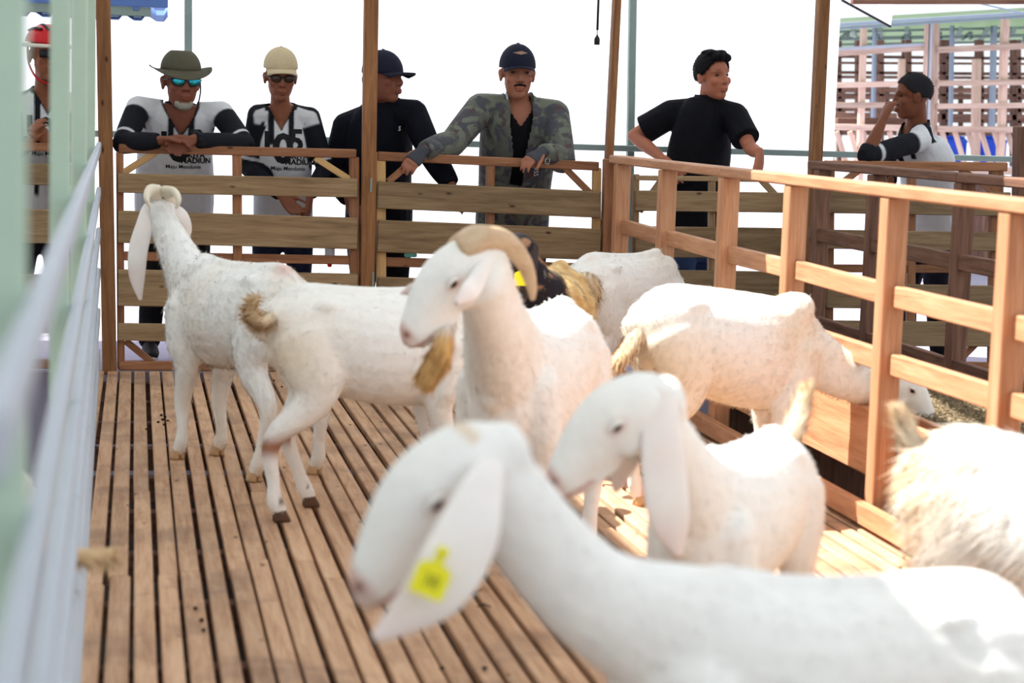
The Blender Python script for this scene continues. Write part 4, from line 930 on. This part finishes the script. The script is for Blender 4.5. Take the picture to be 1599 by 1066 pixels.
        if neckcut is not None:
            kill = neckcut(T); bm = bmesh.new(); bm.from_mesh(sm); bm.verts.ensure_lookup_table()
            bmesh.ops.delete(bm, geom=[bm.verts[i_] for i_ in np.nonzero(kill)[0]], context='VERTS'); bm.to_mesh(sm); bm.free(); keep = ~kill
            T = {k: q[keep] for k, q in T.items()}; sc_ = sc_[keep]
        paint(sm, np.clip(shirt(T, len(sc_)), 0, 1)); so_ = mesh_obj('shirt', sm, M[shirt_mat], e); bvh = BVHTree.FromPolygons([tuple(q) for q in coords(sm)], [tuple(p.vertices) for p in sm.polygons])
    else: so_ = None; bvh = None
    if under is not None:
        Bu = Blob(); torso(Bu, .0065); um = fuse('polo_shirt', Bu, .0068, 2, .5); uc = coords(um)-nk; upt = unit(nk-pel)
        kill = under[1](dict(u=uc@-rt, v=uc@upt, w=uc@fr)); bm = bmesh.new(); bm.from_mesh(um); bm.verts.ensure_lookup_table()
        bmesh.ops.delete(bm, geom=[bm.verts[i_] for i_ in np.nonzero(kill)[0]], context='VERTS'); bm.to_mesh(um); bm.free()
        paint(um, np.tile(np.array(lin(*under[0])), (len(um.vertices), 1))); mesh_obj('polo_shirt', um, M['darkcloth'], e)
    # ---- trousers and shoes
    Bt = Blob(); pc = np.array(lin(*pants)); hw = .09*build
    Bt.tube([pel+np.array([0, 0, .04]), pel+np.array([0, 0, -.06]), pel+np.array([0, 0, -.14])], [(.162*build+belly*.4, .122*build+belly*.8), (.168*build, .125*build), (.16*build, .115*build)], up=fr, n=18)
    for k, sd in enumerate((-1, 1)):
        hip = pel+rt*sd*hw+np.array([0, 0, -.08]); an = vv((0, 0, 0))+rt*sd*(hw+.03)+fr*(.02 if k else -.03); an[2] = .09; kn = hip*.5+an*.5+fr*.03
        Bt.tube([hip, hip*.5+kn*.5, kn, kn*.5+an*.5, an], [.095*build, .085*build, .066*build, .062*build, .060], up=fr, n=14)
        sh = Blob(); sh.tube([an+fr*-.05+np.array([0, 0, -.045]), an+fr*.03+np.array([0, 0, -.04]), an+fr*.12+np.array([0, 0, -.055]), an+fr*.19+np.array([0, 0, -.064])], [(.036, .040), (.040, .046), (.044, .030), (.034, .022)], up=(0, 0, 1), n=14)
        s2 = mesh_obj('shoe', sh.mesh('shoe'), M['shoe'], e)
        sl_ = Blob(); sl_.tube([an+fr*-.055+np.array([0, 0, -.078]), an+fr*.05+np.array([0, 0, -.078]), an+fr*.20+np.array([0, 0, -.078])], [(.038, .010), (.044, .010), (.034, .010)], up=(0, 0, 1), n=12); mesh_obj('sole', sl_.mesh('sole'), M['sole'], s2)
    tm = fuse('trousers', Bt, .012, 3); paint(tm, np.tile(pc, (len(tm.vertices), 1))); mesh_obj('trousers', tm, M['darkcloth'], e)
    return dict(e=e, H=H, hc=hc, hp=hp, s=hs_, shirt=so_, bvh=bvh, nk=nk, fr=fr, lat=-rt, up=unit(nk-pel), P=P, O=O, build=build)
def print_on(R_, txt, size, u_, v_, mat, name='lettering', bold=.02, rot=0.0, ext=.004):
    """lay printed lettering on the shirt front"""
    pos = R_['nk']+R_['lat']*u_+R_['up']*v_+R_['fr']*.5; c, q = math.cos(rot), math.sin(rot)
    ax = R_['lat']*c+R_['up']*q; ay = R_['up']*c-R_['lat']*q
    def proj(P3):
        out = []
        for p in P3:
            hit = R_['bvh'].ray_cast(Vector(p), Vector(-R_['fr'])); out.append(vv(hit[0])+R_['fr']*ext if hit[0] is not None else p-R_['fr']*.4)
        return np.array(out)
    return add_text(txt, size, pos, ax, ay, M[mat], R_['shirt'], name, bold=bold, proj=proj)
# head wear -------------------------------------------------------
def cap(R_, mat, lift=.0, brim=.075, tilt=0.0, wide=.072, emblem=None, crown=.106):
    H, s_ = R_['H'], R_['s']; c0 = R_['hp'](0, -.012, .030+lift)
    root = dome('cap', (H, c0), (.083*s_, .103*s_, crown*s_*.95), lambda az: 1.66, M[mat], R_['e'], .004)
    rows = []
    for i_ in range(5):
        t = i_/4; row = []
        for j in range(13):
            a = (j/12-.5)*2; ang = a*1.12; x_ = math.sin(ang)*(.082+.003*t); y_ = -.012+math.cos(ang)*.100+t*brim*(1-.55*a*a)**.5 if abs(a) <= 1 else 0
            z_ = .026+lift-.024*a*a*(.3+.7*t)-t*math.tan(tilt)*brim*1.0+.006
            row.append(R_['hp'](x_*(1-.02*t), y_, z_))
        rows.append(row)
    plate('brim', rows, .005*s_, H[:, 2], M[mat], root)
    b = Blob().ell(R_['hp'](0, -.012, .030+lift+crown*.95+.004), (.008*s_, .008*s_, .004*s_), H); mesh_obj('button', b.mesh('button'), M[mat], root)
    return root
def cap_patch(R_, root, pts, mat, lift=.0, crown=.106, name='emblem'):
    """small flat badge laid on the front of the cap; pts in (x, z) on the front"""
    v = []
    for x_, z_ in pts:
        zz = z_-.030-lift; k = 1-(x_/.088)**2-(zz/(crown+.004))**2; y_ = -.012+.109*math.sqrt(max(.02, k)); v.append(R_['hp'](x_, y_, z_))
    n = len(v); c = np.mean(v, 0)+R_['H'][:, 1]*.002; v2 = [p+R_['H'][:, 1]*.003 for p in v]
    mesh_obj(name, py_mesh(name, v+v2+[c+R_['H'][:, 1]*.002], [(i_, (i_+1) % n, n+(i_+1) % n, n+i_) for i_ in range(n)]+[(n+i_, n+(i_+1) % n, 2*n) for i_ in range(n)]), M[mat], root)
def glasses(R_, lens, frame='black', big=1.0):
    g_ = empty('glasses', (0, 0, 0)); bpy.data.objects.remove(g_)
    hp = R_['hp']; H = R_['H']; root = None; s_ = R_['s']
    b = Blob()
    for sx in (-1, 1):
        loop = [hp(sx*(.034+.026*big*math.cos(t)), .098-.010*abs(.034+.026*math.cos(t))/.06, .012+.019*big*math.sin(t)*(1 if math.sin(t) < 0 else .8)) for t in np.linspace(0, 2*math.pi, 15)]
        b.tube(loop, [.003*s_]*15, up=H[:, 1], n=6, k=2)
        b.tube([hp(sx*.060, .088, .017), hp(sx*.074, .06, .016), hp(sx*.079, -.01, .012)], [.003*s_, .0032*s_, .003*s_], n=6)
    b.tube([hp(-.010, .100, .018), hp(.010, .100, .018)], [.0032*s_]*2, n=6)
    root = mesh_obj('glasses_frame', b.mesh('glasses_frame'), M[frame], R_['e'])
    for sx in (-1, 1):
        q = Blob(); q.ell(hp(sx*.034, .0965, .011), (.0250*s_*big, .004*s_, .0170*s_*big), H, 16, 8); mesh_obj('lens', q.mesh('lens'), M[lens], root)
    return root
def head_hair(R_, obj, n, L, seed, col=(.007, .007, .009)):
    me = obj.data; paint(me, np.tile(np.array(col), (len(me.vertices), 1))); hc = R_['hc']; H = R_['H']
    hair_obj('hair_strands', me, obj, n, L, lambda p: (p-hc)*.0+H[:, 1]*.35-H[:, 2]*.5+np.random.default_rng(seed).normal(0, .5, p.shape), M['strand'], seed, up=.55, width=.0016)
M['strand'] = attr_mat('hair_strand', 0.6, 30, 0.2, 0, 0)
def tuft(R_, name, pieces, mat):
    b = Blob()
    for (c, r) in pieces: b.ell(R_['hp'](*c), [q*R_['s'] for q in r], R_['H'], 12, 8)
    m_ = fuse(name, b, .005, 2); r_ = np.random.default_rng(2); co = coords(m_)+r_.normal(0, .0008, (len(m_.vertices), 3)); m_.vertices.foreach_set('co', co.ravel()); return mesh_obj(name, m_, M[mat], R_['e'])

# jersey: white body, black sleeves with a white band, two black stripes, black V collar
def bnd(x_, a, b, q=.004): return sstep(x_, a-q, a+q)*(1-sstep(x_, b-q, b+q))
def jersey(T, n):
    c = np.tile(JW, (n, 1)); u_, v_, w_ = T['u'], T['v'], T['w']
    for k in 'LR':
        slv = np.maximum(sstep(T['t1'+k], .12, .18)*(1-sstep(T['d1'+k], .075, .085)), sstep(T['t2'+k], -.05, .02)*(1-sstep(T['d2'+k], .066, .074))); c = mixc(c, JB, slv)
        c = mixc(c, JW, .9*bnd(T['t1'+k], .78, .84, .012)*(1-sstep(T['d1'+k], .09, .10)))
        c = mixc(c, JB, (1-sstep(np.abs(w_), .022, .030))*bnd(np.abs(u_), .085, .30)*sstep(v_, -.10, -.09))
    front = sstep(w_, -.005, .005)
    c = mixc(c, JB, front*bnd(np.abs(u_), .036, .068)*bnd(v_, -.175, -.0))
    c = mixc(c, JB, front*bnd(np.abs(u_), .036, .060)*(1-sstep(v_, -.375, -.367)))
    return c
def nkd(T): return np.sqrt(T['u']**2+T['w']**2)
def vneck(depth=.085, wid=.056, rim=0.0):
    return lambda T: ((T['w'] > 0) & (np.abs(T['u']) < wid*(1+T['v']/depth)) & (T['v'] > -depth) & (T['v'] < .05) & (nkd(T) < .14)) | ((T['v'] > .012) & (nkd(T) < .085))
def with_collar(fn, depth=.085, wid=.056, rim=.014):
    def g_(T, n):
        c = fn(T, n); m_ = (T['w'] > 0)*(1-sstep(np.abs(T['u'])-wid*(1+T['v']/depth), rim-.004, rim+.004))*sstep(T['v'], -depth-rim*2, -depth-rim*1.6)*(nkd(T) < .15); c = mixc(c, JB, m_)
        return mixc(c, JB, sstep(T['v'], -.014, -.008)*(1-sstep(nkd(T), .088, .096)))
    return g_
def solid(col): return lambda T, n: np.tile(np.array(lin(*col)), (n, 1))
def crew(): return lambda T: ((T['v'] > -.002) & (nkd(T) < .079))
def jersey_print(R_, small=True):
    print_on(R_, '1', .17, -.085, -.205, 'ink', 'digit', .03); print_on(R_, '0', .22, -.005, -.235, 'ink', 'digit', .03); print_on(R_, '5', .17, .068, -.19, 'ink', 'digit', .03)
    print_on(R_, 'KITA', .042, .085, -.268, 'ink', 'lettering', .03); print_on(R_, 'MADIUN', .042, .085, -.300, 'ink', 'lettering', .03); print_on(R_, 'Maju Mendunia', .030, .02, -.335, 'ink', 'lettering', .012)
dn = lambda **k: k

# 1 bucket hat
R1 = person('person in an olive bucket hat and mirrored sunglasses with folded arms', dn(pel=at(272, 330, 10.38), chest=at(274, 225, 10.22), neck=at(281, 168, 10.12), head=at(283, 129, 10.00), fr=(.06, -1, 0),
      SL=at(216, 170, 10.08), SR=at(346, 178, 10.10), EL=at(192, 224, 9.86), ER=at(382, 226, 9.90), WL=at(252, 219, 9.78), WR=at(300, 219, 9.80)), skin=(125, 78, 62), shirt=with_collar(jersey), neckcut=vneck(), build=1.06, belly=.05,
      head=dict(f=(.22, -1, -.06), s=1.17), hands=dict(L=dn(d=(1, -.05, -.10), n=(.2, -.5, -1), side=1, curl=.45), R=dn(d=(-.8, -.25, -.45), n=(-.2, -1, .3), side=-1, curl=.5)), pants=(30, 30, 34))
H = R1['H']; c0 = R1['hp'](0, -.014, .058)
hat = dome('bucket_hat', (H, c0), (.096, .116, .098), lambda az: 1.60, M['olive'], R1['e'], .004, bulge=lambda q, az, p: np.array([q[0]*1.02, q[1], min(q[2]*1.05, .092)]))
rows = []
for i_ in range(5):
    t = i_/4; rows.append([R1['hp'](math.cos(a)*(.084+.052*t), -.014+math.sin(a)*(.100+.030*t), .058-.022*t*max(0, math.sin(a))+.030*t*t*abs(math.cos(a))**2-.016*t) for a in np.linspace(0, 2*math.pi, 37)])
plate('hat_brim', rows, .005, H[:, 2], M['olive'], hat)
glasses(R1, 'lens', big=1.08)
tuft(R1, 'goatee', [((0, .060, -.096), (.034, .028, .022)), ((-.030, .056, -.088), (.012, .018, .016)), ((.030, .056, -.088), (.012, .018, .016))], 'beardgrey')
b = Blob().tube([R1['hp'](-.083, -.01, .04), R1['hp'](-.086, .0, -.04), R1['hp'](-.06, .03, -.13)], [.004, .004, .004], n=6); mesh_obj('chin_strap', b.mesh('chin_strap'), M['black'], R1['e'])
jersey_print(R1)
# 2 beige cap
R2 = person('person in a beige cap and glasses wearing a jersey printed 105', dn(pel=at(442, 330, 10.40), chest=at(440, 232, 10.30), neck=at(438, 166, 10.26), head=at(438, 122, 10.18), fr=(.02, -1, 0),
      SL=at(403, 180, 10.28), SR=at(484, 184, 10.28), EL=at(388, 262, 10.30), ER=at(508, 264, 10.26), WL=at(440, 305, 10.05), WR=at(484, 304, 10.05)), skin=(136, 87, 67), shirt=with_collar(jersey), neckcut=vneck(.10, .055), build=.90,
      head=dict(f=(.05, -1, -.16), s=1.03), hands=dict(L=dn(d=(.6, -.3, -.7), n=(.3, -.7, .2), side=1, curl=.5), R=dn(d=(-.1, -.25, -1), n=(-.6, .2, -.1), side=-1, curl=.5)), pants=(34, 40, 62))
cp = cap(R2, 'beige', lift=.030, tilt=.22, crown=.098, brim=.06); glasses(R2, 'glass', big=.95); jersey_print(R2)
# 3 navy cap, black sweatshirt
R3 = person('person in a navy cap and black sweatshirt looking to the right', dn(pel=at(592, 330, 10.45), chest=at(590, 232, 10.30), neck=at(600, 163, 10.22), head=at(600, 122, 10.12), fr=(.35, -.94, 0),
      SL=at(541, 198, 10.28), SR=at(646, 178, 10.16), EL=at(521, 270, 10.36), ER=at(676, 246, 10.06), WL=at(545, 312, 10.15), WR=at(706, 290, 9.95)), skin=(129, 82, 67), shirt=solid((16, 18, 28)), neckcut=crew(), build=1.04, shirt_mat='darkcloth', loose=.012,
      head=dict(f=(.72, -.70, -.02), s=1.10), hands=dict(L=dn(d=(.4, -.5, -.7), n=(.5, .5, 0), side=1), R=dn(d=(.5, -.4, -.8), n=(-.6, .3, -.2), side=-1)), pants=(22, 22, 28))
cap(R3, 'navy', tilt=.0, brim=.085); print_on(R3, 'S', .036, .030, -.135, 'whiteink', 'logo', .03)
tuft(R3, 'hair', [((0, -.085, -.01), (.06, .022, .04))], 'hairblack')
# 4 camouflage jacket
def camo_cut(T): return ((T['w'] > 0.02) & (np.abs(T['u']) < .030+.030*sstep(T['v'], -.25, .0)) & (nkd(T) < .19)) | ((T['v'] > .015) & (nkd(T) < .085))
R4 = person('person in a black cap and open camouflage jacket leaning on the gate', dn(pel=at(800, 340, 10.40), chest=at(808, 232, 10.22), neck=at(809, 160, 10.16), head=at(808, 117, 10.05), fr=(-.03, -1, 0),
      SL=at(750, 170, 10.12), SR=at(866, 180, 10.14), EL=at(706, 224, 9.96), ER=at(878, 250, 9.92), WL=at(660, 236, 9.79), WR=at(846, 238, 9.79)), skin=(156, 105, 85), shirt=solid((80, 84, 76)), shirt_mat='camo', neckcut=camo_cut, build=1.08, loose=.016,
      head=dict(f=(-.03, -1, -.04), s=1.12), hands=dict(L=dn(d=(-.55, -.25, -.55), n=(-.3, .45, -.8), side=1, curl=.55), R=dn(d=(-.75, -.35, -.40), n=(.0, .35, -.9), side=-1, curl=.55, spread=.16)), pants=(26, 26, 32),
      under=((14, 14, 18), vneck(.075, .056)))
pp = R4['P']; nk = R4['nk']
for sx in (-1, 1):
    f0 = R4['fr']; la = R4['lat']*sx; uu = R4['up']
    b = Blob().tube([nk+la*.062+uu*.030-f0*.02, nk+la*.070+uu*.012+f0*.055, nk+la*.062-uu*.075+f0*.115], [(.030, .008), (.034, .008), (.014, .006)], up=la, n=10); mesh_obj('jacket_collar', b.mesh('jacket_collar'), M['lining' if sx < 0 else 'camo'], R4['shirt'])
cp = cap(R4, 'navy', lift=.012, tilt=.10, brim=.055); cap_patch(R4, cp, [(-.034, .104), (0, .096), (.036, .104), (.012, .110), (-.006, .113)], 'tanp', lift=.012)
tuft(R4, 'moustache', [((0, .100, -.043), (.012, .008, .006)), ((-.015, .094, -.045), (.012, .007, .005)), ((.015, .094, -.045), (.012, .007, .005)), ((-.025, .088, -.049), (.006, .006, .004)), ((.025, .088, -.049), (.006, .006, .004))], 'hairblack')
for sd, hd_ in (('L', (-.55, -.25, -.55)), ('R', (-.75, -.35, -.40))):
    W_ = pp['W'+sd]; d_ = unit(hd_); n_ = np.array([-.3, .45, -.8]) if sd == 'L' else np.array([0, .35, -.9]); b = Blob().tube([W_-d_*.02, W_+d_*.02, W_+d_*.055, W_+d_*.080], [(.034, .027), (.036, .024), (.045, .022), (.044, .020)], up=n_, n=16, round_=False); mesh_obj('fingerless_glove', b.mesh('fingerless_glove'), M['glove'], R4['e'])
print_on(R4, 'CROSS', .038, .085, -.36, 'whiteink', 'lettering', .005, rot=-math.pi/2)
# 5 black t-shirt
R5 = person('person in a black t-shirt and jeans smiling towards the right', dn(pel=at(1083, 345, 10.50), chest=at(1092, 235, 10.42), neck=at(1107, 161, 10.38), head=at(1114, 121, 10.32), fr=(.42, -.90, 0),
      SL=at(1048, 178, 10.42), SR=at(1147, 182, 10.30), EL=at(990, 212, 10.52), ER=at(1172, 232, 10.12), WL=at(1040, 252, 10.28), WR=at(1186, 240, 9.93)), skin=(168, 109, 87), shirt=solid((17, 18, 24)), sleeve=('short', 'short'), neckcut=crew(), build=1.04, shirt_mat='darkcloth', loose=.014,
      head=dict(f=(.40, -.91, .0), roll=.06, s=1.08), hands=dict(L=dn(d=(.5, -.3, -.6), n=(.3, .7, 0), side=1, curl=.6), R=dn(d=(-.12, -.30, -1), n=(-.5, .6, -.2), side=-1, curl=.75)), pants=(48, 66, 100))
h_ = dome('hair', (R5['H'], R5['hp'](0, -.016, .036)), (.078*1.08, .098*1.08, .094*1.08), lambda az: 1.00+1.22*max(0, -math.sin(az))+.85*abs(math.cos(az))**4, M['hairblack'], R5['e'], .008, noise=.016, naz=48, nr=14, seed=4); head_hair(R5, h_, 3500, .022, 3)
tuft(R5, 'hair_quiff', [((-.050, .050, .098), (.022, .024, .022)), ((-.022, .066, .104), (.024, .022, .022)), ((.010, .070, .106), (.022, .022, .020)), ((.038, .060, .102), (.020, .022, .020)), ((-.03, .02, .122), (.035, .035, .018)), ((.025, .025, .122), (.035, .035, .018)), ((0, -.03, .125), (.05, .04, .018))], 'hairblack')
# 6 man at the right holding his face
R6 = person('person with short greying hair resting his chin on one hand', dn(pel=at(1450, 350, 10.25), chest=at(1447, 250, 10.20), neck=at(1432, 193, 10.18), head=at(1424, 152, 10.14), fr=(-.94, -.34, 0),
      SL=at(1418, 222, 10.34), SR=at(1437, 220, 10.02), EL=at(1385, 262, 10.22), ER=at(1353, 243, 9.84), WL=at(1390, 285, 10.02), WR=at(1381, 183, 9.92)), skin=(116, 71, 51), shirt=with_collar(jersey), sleeve=('long', 'elbow'), neckcut=vneck(.06, .05), build=1.0,
      head=dict(f=(-.97, .16, -.10), s=1.04), hands=dict(L=dn(d=(-.3, -.3, -.8), n=(.4, -.4, 0), side=1), R=dn(d=(.42, .42, .72), n=(.75, .30, -.35), side=-1, curl=[.8, .8, .75, .35], thumb=.4)), pants=(30, 32, 44))
h_ = dome('hair', (R6['H'], R6['hp'](0, -.016, .036)), (.077*1.04, .097*1.04, .088*1.04), lambda az: 1.00+1.20*max(0, -math.sin(az))+.78*abs(math.cos(az))**4, M['hairgrey'], R6['e'], .005, noise=.007, naz=48, nr=14, seed=6); head_hair(R6, h_, 3500, .008, 4, (.02, .02, .024))
# 7 cyclist behind the mint posts
R7 = person('person in a red cycling helmet half hidden by the mint green posts', dn(pel=at(62, 330, 10.40), chest=at(66, 225, 10.30), neck=at(72, 140, 10.25), head=at(74, 88, 10.15), fr=(.15, -1, 0),
      SL=at(18, 168, 10.25), SR=at(122, 168, 10.25), EL=at(8, 245, 10.15), ER=at(128, 245, 10.15), WL=at(46, 222, 9.92), WR=at(84, 226, 9.92)), skin=(134, 85, 62), shirt=with_collar(jersey), neckcut=vneck(), build=1.0,
      head=dict(f=(.35, -1, -.05), s=1.12), hands=dict(L=dn(d=(.3, -.4, .8), n=(.8, .2, 0), side=1, curl=.6), R=dn(d=(-.5, -.4, .5), n=(-.5, .5, 0), side=-1, curl=.6)), pants=(26, 26, 32))
hm = dome('helmet', (R7['H'], R7['hp'](0, -.012, .045)), (.098, .128, .100), lambda az: 1.50-.12*abs(math.cos(az)), M['red'], R7['e'], .012)
for a_ in (-.55, -.2, .2, .55):
    b = Blob().tube([R7['hp'](a_*.085, .06+.02*math.cos(a_*3), .122), R7['hp'](a_*.12, .01, .152-.05*abs(a_)), R7['hp'](a_*.12, -.07, .140-.05*abs(a_))], [(.008, .006)]*3, n=8); mesh_obj('vent', b.mesh('vent'), M['black'], hm)
b = Blob(); b.tube([R7['hp'](math.cos(t)*.103, -.012+math.sin(t)*.134, .048) for t in np.linspace(0, 2*math.pi, 25)], [(.007, .010)]*25, n=8, k=2); mesh_obj('rim', b.mesh('rim'), M['white'], hm)
for sx in (-1, 1):
    b = Blob().tube([R7['hp'](sx*.094, .01, .04), R7['hp'](sx*.086, .0, -.03), R7['hp'](sx*.06, .035, -.095), R7['hp'](0, .05, -.125)], [.0055]*4, n=6); mesh_obj('strap', b.mesh('strap'), M['red'], hm)
b = Blob().tube([R7['hp'](-.06, .088, .014), R7['hp'](0, .108, .012), R7['hp'](.06, .088, .014)], [(.006, .02)]*3, up=R7['H'][:, 2], n=10); mesh_obj('sunglasses', b.mesh('sunglasses'), M['black'], R7['e'])
jersey_print(R7)
